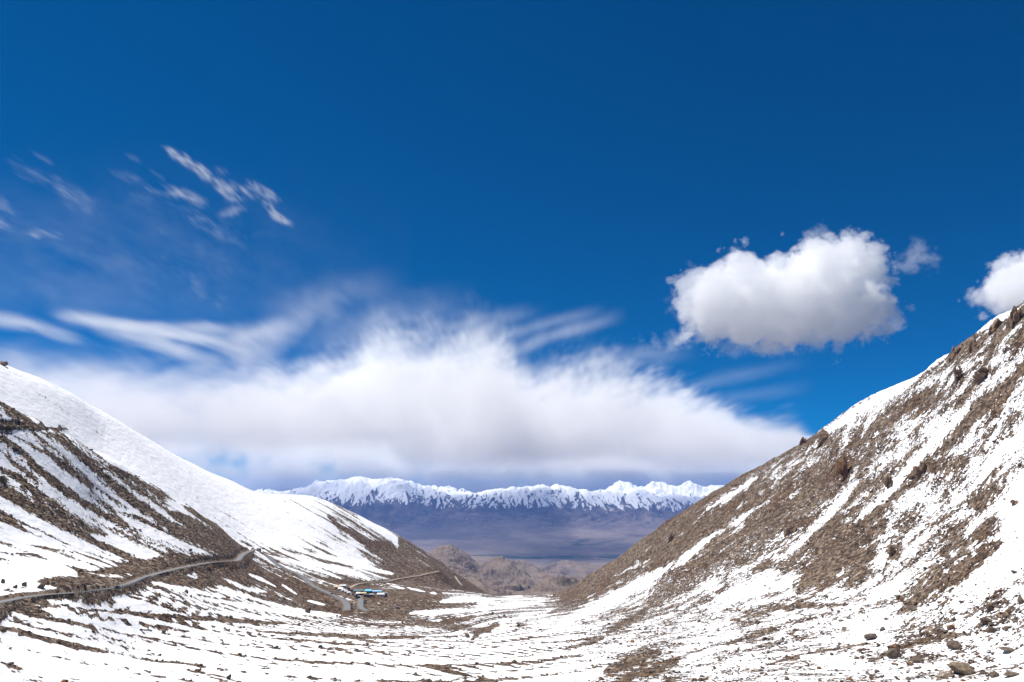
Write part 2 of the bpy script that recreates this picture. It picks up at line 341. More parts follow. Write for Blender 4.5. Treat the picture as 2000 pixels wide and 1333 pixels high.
bands = [ ([(740,1184),(850,1184),(930,1178)],9,1.3),([(870,1217),(960,1202),(1050,1190),(1130,1172)],8,1.2),([(790,1214),(900,1226),(960,1236)],7,1.2),([(940,1164),(1000,1167),(1070,1164)],3,1.8),([(400,1128),(470,1112),(540,1140)],11,2),([(540,1138),(620,1172),(672,1192)],10,2),([(700,1202),(790,1206)],6,1.6),([(655,1135),(760,1165),(860,1158)],11,1.8),([(300,1150),(380,1140),(430,1140)],6,1.6),([(500,1165),(600,1188),(690,1200)],5,1.4),([(730,1110),(800,1128),(880,1150)],8,2),
 ([(1269,1180),(1392,1107),(1504,1035),(1616,968),(1672,900)],20,1.5),([(1464,1152),(1537,1091),(1616,1012),(1672,951)],6,-1.6),([(1560,1158),(1616,1091),(1700,1012),(1772,945),(1828,917),(1895,900)],17,1.7),([(1655,878),(1740,825),(1828,766)],11,1.7),
 ([(1772,945),(1860,865),(1940,783),(2000,721)],11,1.6),([(1112,1149),(1336,996),(1459,928),(1615,846)],11,1.7),([(1504,979),(1425,1029),(1358,1079)],5,-1.9),([(1918,880),(1915,900)],11,1.7),([(1910,970),(1890,985)],11,1.7),([(1850,1075),(1842,1085)],9,1.8),([(1755,1080),(1742,1100)],13,1.8),
 ([(1962,1068),(1839,1147),(1772,1191)],10,1.8),([(1990,602),(1900,669),(1850,703),(1800,736),(1750,760),(1700,783),(1650,814),(1600,854),(1500,911)],3.4,1.9),([(1640,905),(1660,925)],16,1.6),([(1935,640),(1960,640)],10,1.5),([(1985,620),(2000,640)],12,1.6),([(1895,672),(1905,690)],10,1.6),([(1860,690),(1870,700)],9,1.6),
 ([(1600,858),(1625,868)],13,1.7),([(1560,866),(1572,870)],8,1.6),([(1725,948),(1750,950)],11,1.6),([(1770,935),(1830,915)],13,1.8),([(1530,1035),(1560,1030)],14,1.7),([(1300,1050),(1322,1048)],12,1.7),([(1905,742),(1950,728)],10,1.5),
 ([(0,826),(40,829),(70,832),(110,830),(135,834)],3.0,2),([(0,787),(30,812),(65,827)],6,1.8),([(0,840),(45,862),(100,892),(165,942),(220,987),(260,1007),(320,1037)],4.2,2),([(95,847),(130,867),(170,902),(200,927),(240,962),(280,992),(320,1017),(360,1042),(400,1062)],6.5,2),
 ([(215,912),(280,947),(350,987),(400,1012),(450,1042),(492,1068)],5.5,2),([(330,1003),(380,1030),(430,1052),(475,1075)],10,1.8),([(0,857),(40,882),(85,927),(140,967),(200,1007),(250,1027)],6,2),([(0,917),(40,937),(85,977),(130,1007),(165,1027),(210,1047)],9.5,1.7),
 ([(0,967),(50,992),(100,1012),(150,1037),(190,1062),(240,1082),(280,1097)],3.6,2.2),([(0,1007),(50,1037)],3,2.2),([(0,1062),(60,1067),(150,1082),(225,1107)],2,2.2),([(0,1080),(75,1087),(150,1112),(210,1122)],3,2.2),([(330,1032),(380,1052),(430,1072),(470,1087)],11,2),
 ([(220,1122),(280,1104),(350,1094),(410,1094)],6,2.4),([(230,1005),(290,1040),(350,1066),(400,1080)],3.5,-2),([(180,955),(230,995),(270,1005)],3.5,-1.8),([(20,855),(90,905),(150,950)],4,-2),([(110,870),(180,935),(230,975)],3.5,-1.8),([(0,1120),(80,1118),(150,1130)],17,-2),([(0,1045),(60,1055),(120,1068)],7,-2),
 ([(75,1137),(130,1134),(190,1135),(235,1132)],7,2.5),([(190,1120),(260,1107),(320,1098),(400,1090)],8,2.5),([(100,1143),(160,1148),(220,1142)],6,2),([(0,1187),(40,1180),(70,1182)],6,2.5),
 ([(130,1166),(230,1156),(300,1130),(400,1106),(470,1102)],6,2.5),([(0,1227),(40,1237),(90,1250),(150,1265),(210,1277)],5,2.4),([(35,1243),(110,1256),(190,1270),(260,1281),(300,1291),(350,1294)],4.2,2.4),([(0,1297),(25,1304),(45,1308)],3,2.2),
 ([(360,1307),(400,1315),(440,1326),(475,1333)],4,2.4),([(200,1227),(240,1239),(300,1247),(370,1260)],2.5,2.2),([(100,1210),(150,1219),(190,1236)],4,2.2),([(150,1190),(220,1197),(330,1206),(450,1213),(560,1218)],4,2),([(270,1220),(330,1228),(370,1235)],3,2.2),
 ([(300,1292),(400,1297),(500,1302)],2.2,2),([(500,1233),(560,1237),(640,1240),(700,1247),(740,1256)],3,2.2),([(530,1247),(600,1254),(680,1259),(740,1265)],3,2.2),([(560,1262),(640,1267),(700,1273),(760,1275),(840,1271)],3.2,2.3),([(640,1237),(700,1243),(760,1246),(830,1244)],3,2),
 ([(750,1290),(790,1292)],3,2.2),([(500,1300),(530,1310),(558,1322)],3.2,2.3),([(500,1296),(560,1299)],2,2),([(740,1326),(780,1331)],3,2),([(790,1331),(830,1327),(870,1333)],4,2.2),([(815,1297),(850,1301),(880,1309),(920,1321)],3,2.3),([(845,1305),(880,1312),(915,1318)],4,2),
 ([(880,1330),(920,1321),(960,1330)],4,2.2),([(905,1252),(930,1258),(960,1263),(980,1273),(988,1283),(978,1293),(995,1300),(1008,1305),(995,1318),(970,1323),(985,1333)],1.8,2.4),([(922,1247),(945,1230),(975,1219)],6,2.4),([(880,1215),(910,1207),(930,1204)],4,2.2),
 ([(860,1215),(895,1208)],5,2),([(1000,1233),(1020,1226),(1040,1228)],4,2.2),([(860,1176),(890,1172),(930,1170),(965,1176)],5,-2.4),([(975,1163),(1020,1165)],2,-2.2),([(800,1198),(860,1195),(920,1192)],3.5,-2.4),([(1000,1180),(1030,1183)],3,-2),
 ([(762,1144),(790,1150)],1.6,-3),([(795,1148),(830,1156)],1.6,-3),([(840,1158),(853,1160)],1.6,-3),([(485,1122),(510,1133),(540,1147)],2.6,-3),([(550,1143),(565,1152),(580,1162)],2.2,-3),([(435,1130),(480,1150),(520,1158)],3,-2.4),([(600,1174),(635,1182)],2.2,-3),
 ([(420,1152),(470,1165),(560,1188),(640,1200)],2.6,-2.6),([(400,1170),(480,1185),(560,1196),(665,1202)],4,-2.8),([(400,1195),(470,1201),(540,1208)],3,-2.4),([(295,1139),(340,1149),(400,1160),(440,1168)],4,-2.6),
 ([(540,1090),(600,1105),(665,1130)],3,-2.4),([(588,1095),(640,1107),(700,1122),(722,1132)],4,-2.8),([(590,1083),(650,1093),(700,1104),(735,1114),(768,1122)],4.5,-2.8),([(585,1080),(640,1098),(690,1108)],2.2,2.4),([(640,1008),(665,1030),(700,1050),(750,1080)],6,2.2),
 ([(700,1010),(740,1032),(770,1052),(776,1072)],6,-2.6),([(640,1060),(680,1085),(720,1100)],8,-2.4),([(540,975),(575,985)],2,2),([(490,945),(525,968)],3,2),([(735,1060),(790,1085),(830,1120)],14,1.6),
 ([(1835,748),(1700,850),(1550,955),(1450,1020)],11,1.5),([(1940,772),(1880,844),(1805,895),(1730,979)],13,1.7),([(1790,951),(1700,1011),(1610,1053),(1550,1095),(1460,1137),(1400,1161)],9,1.9),([(1700,1030),(1660,1070),(1600,1130),(1550,1150)],20,1.4),
 ([(1960,940),(1900,985)],12,1.7),([(1945,1020),(1905,1045)],14,1.6),([(1760,1062),(1730,1085)],11,1.7),([(1955,1068),(1900,1110),(1830,1145),(1780,1185)],11,1.6),([(1500,905),(1400,965),(1300,1035),(1200,1105),(1110,1155)],13,1.4),([(1400,1050),(1300,1095),(1200,1150)],11,1.3),
 ([(1892,802),(1820,874),(1760,940),(1745,963),(1670,1023)],8,-1.9),([(1397,1047),(1325,1104),(1190,1176),(1085,1224)],8,-2.2),([(1520,1120),(1460,1150),(1400,1175)],9,-2.2),([(1995,930),(1985,1080),(1930,1140)],24,-2),([(1850,696),(1670,810),(1610,848)],8,-2),([(1985,606),(1910,655)],5,-1.8),
 ([(1480,935),(1380,1000)],4,-1.6),([(1180,1315),(1230,1295),(1290,1275)],8,2.2),([(1210,1333),(1270,1310),(1325,1288)],8,2.2),([(1496,1299),(1560,1280),(1610,1272),(1700,1257)],2.4,2.4),([(1720,1280),(1768,1263),(1835,1247),(1895,1242)],4.5,2.3),([(1430,1212),(1520,1188),(1655,1182)],4,2.2),
 ([(1418,1260),(1520,1230)],5,2.2),([(1100,1270),(1140,1258),(1180,1247)],4.5,2.3),([(1265,1190),(1187,1235)],8,2),([(1150,1175),(1070,1199)],6,1.9),([(1830,1326),(1860,1318)],5,2.3),([(1660,1225),(1760,1215)],12,-2),([(1600,1290),(1700,1300)],10,-1.6)]
def pixel_line(line, step=4.0):
    L = np.array(line, float); out = []
    for a, b in zip(L[:-1], L[1:]):
        m = max(1, int(np.hypot(*(b-a))/step)); out += [a + (b-a)*k_/m for k_ in range(m)]
    return np.array(out + [L[-1]])
wob = 0.45*P2 + 0.35*P1
for line, hw, amt in bands:
    L = np.array(line, float); lo, hi_ = L.min(0)-2.6*hw, L.max(0)+2.6*hw
    hits = [ground_hit(u, v) for u, v in pixel_line(line, 12)]; hr_ = [math.hypot(h[0], h[1]) for h in hits if h is not None]
    if not hr_: continue
    sel = np.nonzero((UT > lo[0]) & (UT < hi_[0]) & (VT > lo[1]) & (VT < hi_[1]) & (rr > min(hr_)*0.88) & (rr < max(hr_)*1.1))
    if len(sel[0]) == 0: continue
    u, v = UT[sel], VT[sel]; best = np.full(u.shape, 1e9); alo = np.zeros(u.shape); run = 0.0
    for (a, b), (c, d) in zip(L[:-1], L[1:]):
        vx, vy = c-a, d-b; t = np.clip(((u-a)*vx + (v-b)*vy)/(vx*vx+vy*vy), 0, 1); q_ = np.hypot(u-a-t*vx, v-b-t*vy); sl = math.hypot(vx, vy); alo = np.where(q_ < best, run + t*sl, alo); best = np.minimum(best, q_); run += sl
    best = best/(0.28 + 0.8*np.sqrt(np.clip(np.sin(np.pi*np.clip(alo/run, 0.0, 1.0)), 0, 1)))*(1.0 + 0.25*noise2(alo/(16*hw), alo*0 + hw*7.3 + 0.5, 88))
    lf = 1.0 if L[:, 0].mean() > 1000 else 0.55
    kk = sstep(1.8, 0.5, best/hw*(1 + 0.34*lf*wob[sel]) + 0.16*lf*P2[sel])
    bare[sel] = bare[sel]*(1-(0.45 if line[0][1] < 1120 and amt > 0 else 0.75)*kk) + amt*(0.25 if L[:, 0].mean() > 1000 and amt > 0 else 0.34 if L[:, 0].mean() > 1000 else 0.5)*kk
print('snow', round(time.time()-T0, 1))

# ------------------------------------------------------------------ snow and scree material
def rock_colour(M, fine=0.45):
    """brown, grey and rusty stones"""
    cell = M.voro(fine, out='Color'); sep = M.n('ShaderNodeSeparateColor'); M.put(cell, sep.inputs[0])
    c1 = M.ramp(sep.outputs[0], [(0.0, (.050, .036, .027)), (0.35, (.105, .076, .054)), (0.7, (.150, .110, .078)), (1.0, (.235, .185, .140))])
    cell2 = M.voro(fine*0.42, out='Color'); sep2 = M.n('ShaderNodeSeparateColor'); M.put(cell2, sep2.inputs[0])
    mixr = M.math('ADD', M.math('MULTIPLY', sep.outputs[0], 0.55), M.math('MULTIPLY', sep2.outputs[0], 0.45))
    c1 = M.ramp(mixr, [(0.08, (.026, .019, .014)), (0.35, (.082, .058, .041)), (0.6, (.150, .108, .076)), (0.92, (.30, .235, .175))])  # stone tones, contrast widened so dark cells also stand for shadows between stones
    big = M.noise(0.012, 4, 0.6); tone = M.ramp(big, [(0.35, (.80, .70, .62)), (0.5, (1.0, 1.0, 1.0)), (0.68, (1.12, 1.14, 1.16))])
    x = M.n('ShaderNodeMix', data_type='RGBA', blend_type='MULTIPLY'); x.inputs[0].default_value = 1
    M.put(c1, x.inputs[6]); M.put(tone, x.inputs[7]); return x.outputs[2]
sm = Mat('snow_and_scree', 0.9, 0.08)
bare_n = sm.attr('bare'); dirt_n = sm.attr('gravel')
f1 = sm.noise(0.8, 4, 0.7); f2 = sm.noise(0.12, 4, 0.65)
def cellrand(M, scale):
    x = M.n('ShaderNodeSeparateColor'); M.put(M.voro(scale, out='Color'), x.inputs[0]); return x.outputs[0]
wv = sm.n('ShaderNodeVectorMath', operation='ADD'); sm.put(sm.pos(), wv.inputs[0])
nz_ = sm.n('ShaderNodeTexNoise'); nz_.inputs['Scale'].default_value = 0.6; sm.put(sm.pos(), nz_.inputs['Vector']); sm.put(nz_.outputs['Color'], wv.inputs[1])
ra = cellrand(sm, 0.62); rb = cellrand(sm, 0.30)
def cen(x, k): return sm.math('MULTIPLY', sm.math('SUBTRACT', x, 0.5), k)
e = sm.math('ADD', bare_n, sm.math('ADD', sm.math('ADD', cen(f1, 0.75), cen(f2, 0.9)), sm.math('ADD', cen(ra, 0.75), cen(rb, 0.6))))
maskr = sm.rng(e, -0.03, 0.03)
gv = sm.noise(0.25, 4); gravel = sm.ramp(gv, [(0.3, (.13, .10, .075)), (0.7, (.21, .165, .125))])
rockc = sm.mix(dirt_n, rock_colour(sm), gravel)
sn = sm.noise(0.02, 5); snow = sm.ramp(sn, [(0.3, (.71, .72, .74)), (0.7, (.79, .79, .80))])
sm.base(sm.mix(maskr, snow, rockc))
v1 = sm.voro(0.42); v2 = sm.voro(0.2)
hr = sm.math('ADD', sm.math('MULTIPLY', sm.math('SUBTRACT', 1.0, v1), 1.8), sm.math('ADD', sm.math('MULTIPLY', sm.math('SUBTRACT', 1.0, v2), 2.6), sm.math('MULTIPLY', f1, 1.0)))
rough_n = sm.math('MULTIPLY', maskr, sm.math('SUBTRACT', 1.0, sm.math('MULTIPLY', dirt_n, 0.8)))
hs = sm.math('ADD', sm.math('MULTIPLY', sm.noise(0.07, 5, 0.55), 2.2), sm.math('MULTIPLY', sm.noise(0.5, 3), 0.16))
sm.bump(sm.math('ADD', sm.math('MULTIPLY', hr, rough_n), sm.math('MULTIPLY', hs, sm.math('SUBTRACT', 1.0, maskr))), 1.0, 1.0)
gravelA = np.zeros_like(Z)
#@@ROADS
# ------------------------------------------------------------------ roads: benches cut into the ground, then the road surfaces
ribbons = []
def bench(line, width, walls=(), cut=1.9, fill=0.85, level=9, gravel_w=0.9, maxd=16):
    """a road along a pixel line; walls = u ranges held up by masonry instead of an earth slope"""
    pts = [(p[0], ground_hit(*p)) for p in pixel_line(line, 5)]; pts = [(u, h) for u, h in pts if h is not None]
    us = np.array([u for u, _ in pts]); W_ = np.array([h for _, h in pts])
    for _ in range(3):                                    # iron out jumps of the sight-line hits
        W_[1:-1] = 0.25*W_[:-2] + 0.5*W_[1:-1] + 0.25*W_[2:]
    seg = np.r_[0, np.cumsum(np.hypot(*np.diff(W_[:, :2], axis=0).T))]; q = np.arange(0, seg[-1], 4.0)
    C = np.stack([np.interp(q, seg, W_[:, k_]) for k_ in range(3)], 1); uu_ = np.interp(q, seg, us)
    zz = C[:, 2]; kz = np.hanning(2*level+3)[1:-1]; kz /= kz.sum(); C[:, 2] = np.convolve(np.pad(zz, level, mode='edge'), kz, 'valid')
    hw = width/2
    lo = C[:, :2].min(0)-45; hi_ = C[:, :2].max(0)+45
    sel = np.nonzero((X > lo[0]) & (X < hi_[0]) & (Y > lo[1]) & (Y < hi_[1])); x, y = X[sel], Y[sel]
    best = np.full(x.shape, 1e9); zr = np.zeros_like(best); ur = np.zeros_like(best)
    for k_ in range(len(C)-1):
        a, b = C[k_], C[k_+1]; vx, vy = b[0]-a[0], b[1]-a[1]; t = np.clip(((x-a[0])*vx+(y-a[1])*vy)/(vx*vx+vy*vy+1e-9), 0, 1)
        d = np.hypot(x-a[0]-t*vx, y-a[1]-t*vy); m = d < best
        best = np.where(m, d, best); zr = np.where(m, a[2]+t*(b[2]-a[2]), zr); ur = np.where(m, uu_[k_], ur)
    z0 = Z[sel]; e_ = np.maximum(best-hw-1.4, 0); fl_ = np.full(x.shape, fill)
    for u0, u1 in walls: fl_ = np.where((ur > u0) & (ur < u1), 7.0, fl_)
    grow = e_*e_/maxd*1.2; z1 = np.where(best < 42, np.clip(z0, zr-0.12-e_*fl_-grow, zr-0.12+e_*cut+grow), z0)
    Z[sel] = z1; moved = np.abs(z1-z0)
    b_ = bare[sel]; b_ = np.where((moved > 0.4) & (best < 42), np.maximum(b_, 0.55), b_); b_ = np.where(best < hw+gravel_w+2.5, np.maximum(b_, 1.6), b_); bare[sel] = b_
    gravelA[sel] = np.maximum(gravelA[sel], sstep(hw+gravel_w+2, hw+gravel_w-0.5, best + 0.8*P2[sel]))
    ribbons.append((C, width)); return C
main_line = [(-70,1195),(0,1177),(30,1170.5),(60,1165),(100,1161),(130,1159.5),(180,1155),(228,1148.5),(251,1141),(277,1130),(300,1122.5),(345,1111),(400,1100.5),(437,1097.5),(470,1095.5),(466,1089.5),(475,1081.5),(498,1074)]
R_main = bench(main_line, 7.5, walls=[(64,128),(300,318),(404,430)])
R_down = bench([(512,1081),(525,1090),(538,1101),(556,1111),(578,1119.5),(590,1127),(602,1136),(608,1143),(622,1150),(645,1160),(668,1171),(680,1181),(681,1189),(677,1193)], 9, cut=1.0, fill=0.8, maxd=6)
R_turn = bench([(718,1194),(704,1190),(700,1185),(706,1176),(709,1171),(703,1166),(695,1161)], 8.5, cut=1.0, fill=0.6)
R_far = bench([(684,1148),(690,1143),(703,1139.5),(722,1138),(745,1137),(765,1135.2),(770,1132),(800,1127.5),(825,1124),(832,1121),(858,1116)], 6, gravel_w=1.0, cut=1.3, fill=0.7)
R_top = bench([(-40,826),(0,829),(40,831.5),(80,833.5),(130,838)], 3.5, cut=2.2, fill=1.6, gravel_w=0.0, maxd=2)
R_low = bench([(889,1126),(893,1134),(897,1140),(903,1145)], 5, gravel_w=1.0, fill=0.6)
am = Mat('worn_asphalt', 0.85, 0.25)
an = am.noise(0.35, 5, 0.6); am.base(am.ramp(an, [(0.3, (.125, .128, .138)), (0.7, (.180, .182, .190))])); am.bump(am.noise(6, 3), 0.02, 0.4)
dm = plain('gravel_track', (.30, .25, .20), 0.95, 0.2, 0.4)
def road_sheet(C, width, name, mat, lift=0.18):
    d = np.gradient(C[:, :2], axis=0); d /= np.linalg.norm(d, axis=1, keepdims=True)+1e-9; nrm_ = np.c_[-d[:, 1], d[:, 0]]
    offs = [-0.5, -0.25, 0, 0.25, 0.5]; wv_ = width*(1 + 0.05*noise2(np.arange(len(C))*0.21, np.zeros(len(C)), 77))
    V_ = np.stack([np.c_[C[:, :2] + nrm_*(o_*wv_)[:, None], C[:, 2] + lift + 0.06*(1-abs(o_)*2)] for o_ in offs], 1).reshape(-1, 3)
    return structure(mesh_obj(name, V_, grid_faces(len(C), 5), mat, smooth=True))
for (C, wd), mat, nm in zip(ribbons, [am, am, am, None, None, None], ['road']*3 + ['path']*3): road_sheet(C, wd-0.8, nm, mat.m if mat else dm)
land = structure(mesh_obj('ground', np.stack([X, Y, Z], -1).reshape(-1, 3), grid_faces(NR, NC)[:, ::-1], sm.m, smooth=True))
attr(land, 'bare', bare); attr(land, 'gravel', gravelA)
#@@FAR
# ================================================================== FAR TERRAIN: hills below the pass, the broad valley, the snowy range
vf = -1800.0
far_pts = [(960,1180,2700),(1030,1178,2700),(1000,1172,3600),(985,1157,4600),(1010,1155,4300),(940,1155,3900),(1045,1160,3500),(970,1140,5600),(1000,1145,5400),(930,1120,6300),(900,1105,6600),
 (1090,1128,8600),(1100,1120,10800),(1080,1124,10000),(1130,1118,11500),(1020,1101,15500),(940,1106,12500),(1150,1110,15500),(850,1095,12500),(750,1100,12000),(1250,1115,12000),(600,1100,14000),(1400,1110,14000),
 (800,1200,2700),(1150,1200,2700),(800,1150,4500),(1200,1150,4500),(700,1150,4500),(1300,1150,4500),
 (1000,1092,19500),(800,1092,19500),(1200,1092,19500),(600,1092,19500),(1400,1092,19500),(1000,1066,24500),(800,1066,24500),(1200,1066,24500),(600,1066,24500),(1400,1066,24500),
 (700,1050,28000),(850,1046,28000),(1000,1046,28500),(1150,1048,28000),(1300,1046,28000),(550,1048,28000),(1450,1046,28000),
 (600,1012,32500),(700,1010,32500),(800,1018,32000),(900,1014,32000),(1000,1012,32500),(1100,1010,32500),(1200,1008,33000),(1300,1010,33000),(1420,1010,33000),(480,1010,33000)]
hA = [(868,1104,3450),(890,1122,3350),(920,1131,3250),(930,1129,3200),(945,1141,3120),(968,1160,3000)]
hB = [(1028,1163,3900),(1048,1144,4000),(1070,1134.5,4100),(1100,1134,4200),(1130,1136,4300)]
hS = [(978,1154,4900),(1004,1145,5000),(1022,1146,5000),(1042,1156,4950)]
hC = [(800,1082,7900),(839,1077,7800),(850,1072,7700),(872,1071,7700),(892,1075,7600),(914,1087,7500),(932,1103,7300),(950,1104,7300),(964,1094,7400),(975,1093,7400),(992,1101,7300),(1010,1113,7200),(1030,1126,7000),(1056,1141,6700)]
hD = [(1000,1099,9800),(1016,1098,9700),(1033,1102,9600),(1055,1107,9500),(1070,1111,9400),(1090,1120,9300),(1115,1131,9000)]
hE = [(1067,1107,12800),(1083,1101,12700),(1100,1096,12600),(1120,1099,12600),(1140,1102,12600),(1170,1106,12600)]
crest = [(400,985,37000),(480,975,37000),(540,970,36800),(590,960,36500),(620,949,36300),(660,941,36200),(690,934,36200),(705,933,36200),(722,938,36200),(742,941,36200),(765,936,36200),(790,944,36200),(815,953,36200),(850,958,36200),(880,962,36200),(905,968,36200),
 (950,964,36200),(1000,960,36200),(1050,957,36200),(1080,954,36200),(1120,958,36200),(1150,964,36200),(1200,964,36200),(1240,966,36200),(1300,972,36200),(1380,976,36200),(1480,976,36200)]
S3 = surface(far_pts, [(hA, 10, 10), (hB, 10, 10), (hS, 5, 5), (hC, 10, 7), (hD, 8, 6), (hE, 6, 5), (crest, 18, 10)])
thf = np.r_[np.linspace(-0.74, -0.36, 40)[:-1], np.linspace(-0.36, 0.32, 900), np.linspace(0.32, 0.74, 40)[1:]]
rhf = np.r_[np.linspace(math.log(2550), math.log(13500), 260)[:-1], np.linspace(math.log(13500), math.log(30500), 120)[:-1], np.linspace(math.log(30500), math.log(43500), 240)]
rf = np.exp(rhf)[:, None]; XF = rf*np.sin(thf)[None]; YF = rf*np.cos(thf)[None]
def coarse2(S, th_, rh_, st):
    ti = np.r_[np.arange(0, len(th_)-1, st), len(th_)-1]; ri = np.r_[np.arange(0, len(rh_)-1, st), len(rh_)-1]
    a, b = np.meshgrid(th_[ti]*TS, rh_[ri]); g = S(a, b)
    g = np.stack([np.interp(rh_, rh_[ri], g[:, j]) for j in range(g.shape[1])], 1)
    return np.stack([np.interp(th_, th_[ti], g[i]) for i in range(len(rh_))], 0)
ZF = coarse2(S3, thf, rhf, 4)*rf
core = 1 - sstep(0.30, 0.42, np.abs(thf + 0.02))[None]
ZF = core*ZF + (1-core)*(-1500 - 300*sstep(3000, 9000, rf) + 1500*sstep(28000, 36000, rf))
near_w = 1-sstep(12000, 15000, rf); range_w = sstep(28500, 33000, rf); mid_w = sstep(13000, 20000, rf)*(1-range_w)
above = np.clip((ZF + 1750)/900, 0, 1)
wx = XF + 500*fbm2(XF/2600, YF/2600, 3, 101); wy = YF + 500*fbm2(XF/2600, YF/2600, 3, 105)
relF = near_w*((95*fbm2(wx/800, wy/800, 7, 111, gain=0.56, ridged=True) - 35)*np.clip((rf-2500)/2500, 0, 1)*above + 14*fbm2(XF/120, YF/120, 4, 121))
relF = relF + mid_w*(130*np.clip(fbm2(XF/2600, YF/3600, 5, 131) - 0.02, 0, 1)*sstep(20000, 26000, rf) + 6*fbm2(XF/500, YF/500, 3, 141))
cz = sstep(-1500, -300, ZF); hi = sstep(500, 950, ZF)
relF = relF + range_w*((330*fbm2(wx/1300, wy/2600, 7, 151, gain=0.55, ridged=True) + 150*fbm2(XF/4200, YF/6000, 2, 157))*(0.35 + 0.65*cz)*(1-0.55*hi) - 60 + 60*fbm2(XF/330, YF/500, 4, 161, ridged=True)*cz)
back_w = sstep(37200, 38600, rf)*(1-sstep(40500, 42500, rf)); uu = unpx(XF, YF, ZF)[0]
pk = lambda u0, w_, h: h*np.exp(-np.abs((uu-u0)/w_)**1.6)
ZF = ZF + relF + back_w*core*(pk(1282, 52, 640) + pk(1352, 48, 720) + pk(1425, 60, 640) + pk(1215, 40, 560) + pk(885, 60, 520) + pk(500, 60, 420) + 150*fbm2(XF/900, YF/900, 5, 171, ridged=True))
ZF = np.minimum(ZF, 960.0)
def normals(X_, Y_, Z_):
    P = np.stack([X_, Y_, Z_], -1); n = np.cross(np.gradient(P, axis=1), np.gradient(P, axis=0)); n /= np.linalg.norm(n, axis=-1, keepdims=True)+1e-9
    return n*np.sign(n[..., 2:3])
nF = normals(XF, YF, ZF)
snl = -330 + 170*fbm2(XF/700, YF/1500, 4, 181) - 90*sstep(1050, 1350, uu)
rib = fbm2(wx/420, wy/1500, 4, 201, ridged=True)
snowF = 0.42 + (ZF - snl)/420 - 2.3*np.clip(nF[..., 0] - 0.02, -0.30, 0.6) + 1.0*rib - 0.54 - 1.2*(1-sstep(32500, 33600, rf))  # besides snow cover, whitens the sunlit left faces and darkens right-facing ones
snowF = snowF*(1-0.35*back_w)
snowF = np.where((ZF > snl + 420) & (back_w < 0.3), np.maximum(snowF, 0.25 + 0.3*sstep(200, 700, ZF)), snowF)
flat = 1 - np.clip((1-nF[..., 2])/0.10, 0, 1)
fm = Mat('desert_rock_and_snow', 0.95, 0.05)
sn_a = fm.attr('snow'); fl_a = fm.attr('flat'); cu_a = fm.attr('green')
n1 = fm.noise(0.0022, 6, 0.6); n2 = fm.noise(0.012, 5, 0.65)
base = fm.ramp(n1, [(0.34, (.065, .050, .045)), (0.5, (.125, .096, .080)), (0.66, (.20, .157, .13))])  # rock tones, darkened to carry the partial cloud shade on the hills
sand = fm.ramp(n2, [(0.35, (.20, .158, .128)), (0.7, (.30, .24, .195))])
c = fm.mix(fm.math('MULTIPLY', fl_a, 0.65), base, sand)
c = fm.mix(cu_a, c, (.045, .07, .035))
se = fm.math('ADD', sn_a, fm.math('MULTIPLY', fm.math('SUBTRACT', n2, 0.5), 0.9))
c = fm.mix(fm.rng(se, 0.30, 0.68, smooth=True), c, (.76, .77, .80)); fm.base(c)
fm.bump(fm.math('ADD', fm.math('MULTIPLY', fm.noise(0.02, 6, 0.6), 30.0), fm.math('MULTIPLY', n2, 25.0)), 1.0, 0.8)
green = (sstep(0.1, 0.3, fbm2(XF/900, YF/420, 4, 191) + 0.55*np.exp(-((rf-20300)/1100)**2) - 0.25)*np.exp(-((rf-20300)/1500)**2)
         + 0.9*sstep(0.0, 0.25, fbm2(XF/700, YF/900, 4, 195))*np.exp(-((uu-1130)/70)**2)*np.exp(-((rf-25500)/1800)**2))*sstep(0.2, 0.5, flat)
def far_piece(name, i0, i1):
    P = np.stack([XF, YF, ZF], -1)[i0:i1]
    o = structure(mesh_obj(name, P.reshape(-1, 3), grid_faces(i1-i0, len(thf))[:, ::-1], fm.m, smooth=True))
    attr(o, 'snow', snowF[i0:i1]); attr(o, 'flat', flat[i0:i1]); attr(o, 'green', np.clip(green[i0:i1], 0, 1)); return o
iA = int(np.searchsorted(rhf, math.log(13500))); iB = int(np.searchsorted(rhf, math.log(30500)))
far_piece('hills', 0, iA+1); far_piece('valley_floor', iA, iB+1); far_piece('mountain_range', iB, len(rhf))
print('far', round(time.time()-T0, 1))
#@@HAZE
# ------------------------------------------------------------------ air between here and the far range
hz0, hz1 = np.array([-36000, -1500, -2300.]), np.array([36000, 45500, 1010.])
hv = [(hz1[0] if i & 1 else hz0[0], hz1[1] if i & 2 else hz0[1], hz1[2] if i & 4 else hz0[2]) for i in range(8)]
hm = bpy.data.materials.new('air'); hm.use_nodes = True; ht = hm.node_tree; ht.nodes.remove(ht.nodes['Principled BSDF'])
pv = ht.nodes.new('ShaderNodeVolumePrincipled'); pv.inputs['Density'].default_value = 1.4e-5; pv.inputs['Color'].default_value = (0.13, 0.37, 1.0, 1); pv.inputs['Anisotropy'].default_value = 0.0
ht.links.new(pv.outputs[0], ht.nodes['Material Output'].inputs['Volume'])
structure(mesh_obj('haze', hv, [(0,2,3,1),(4,5,7,6),(0,1,5,4),(2,6,7,3),(0,4,6,2),(1,3,7,5)], hm), 'stuff')
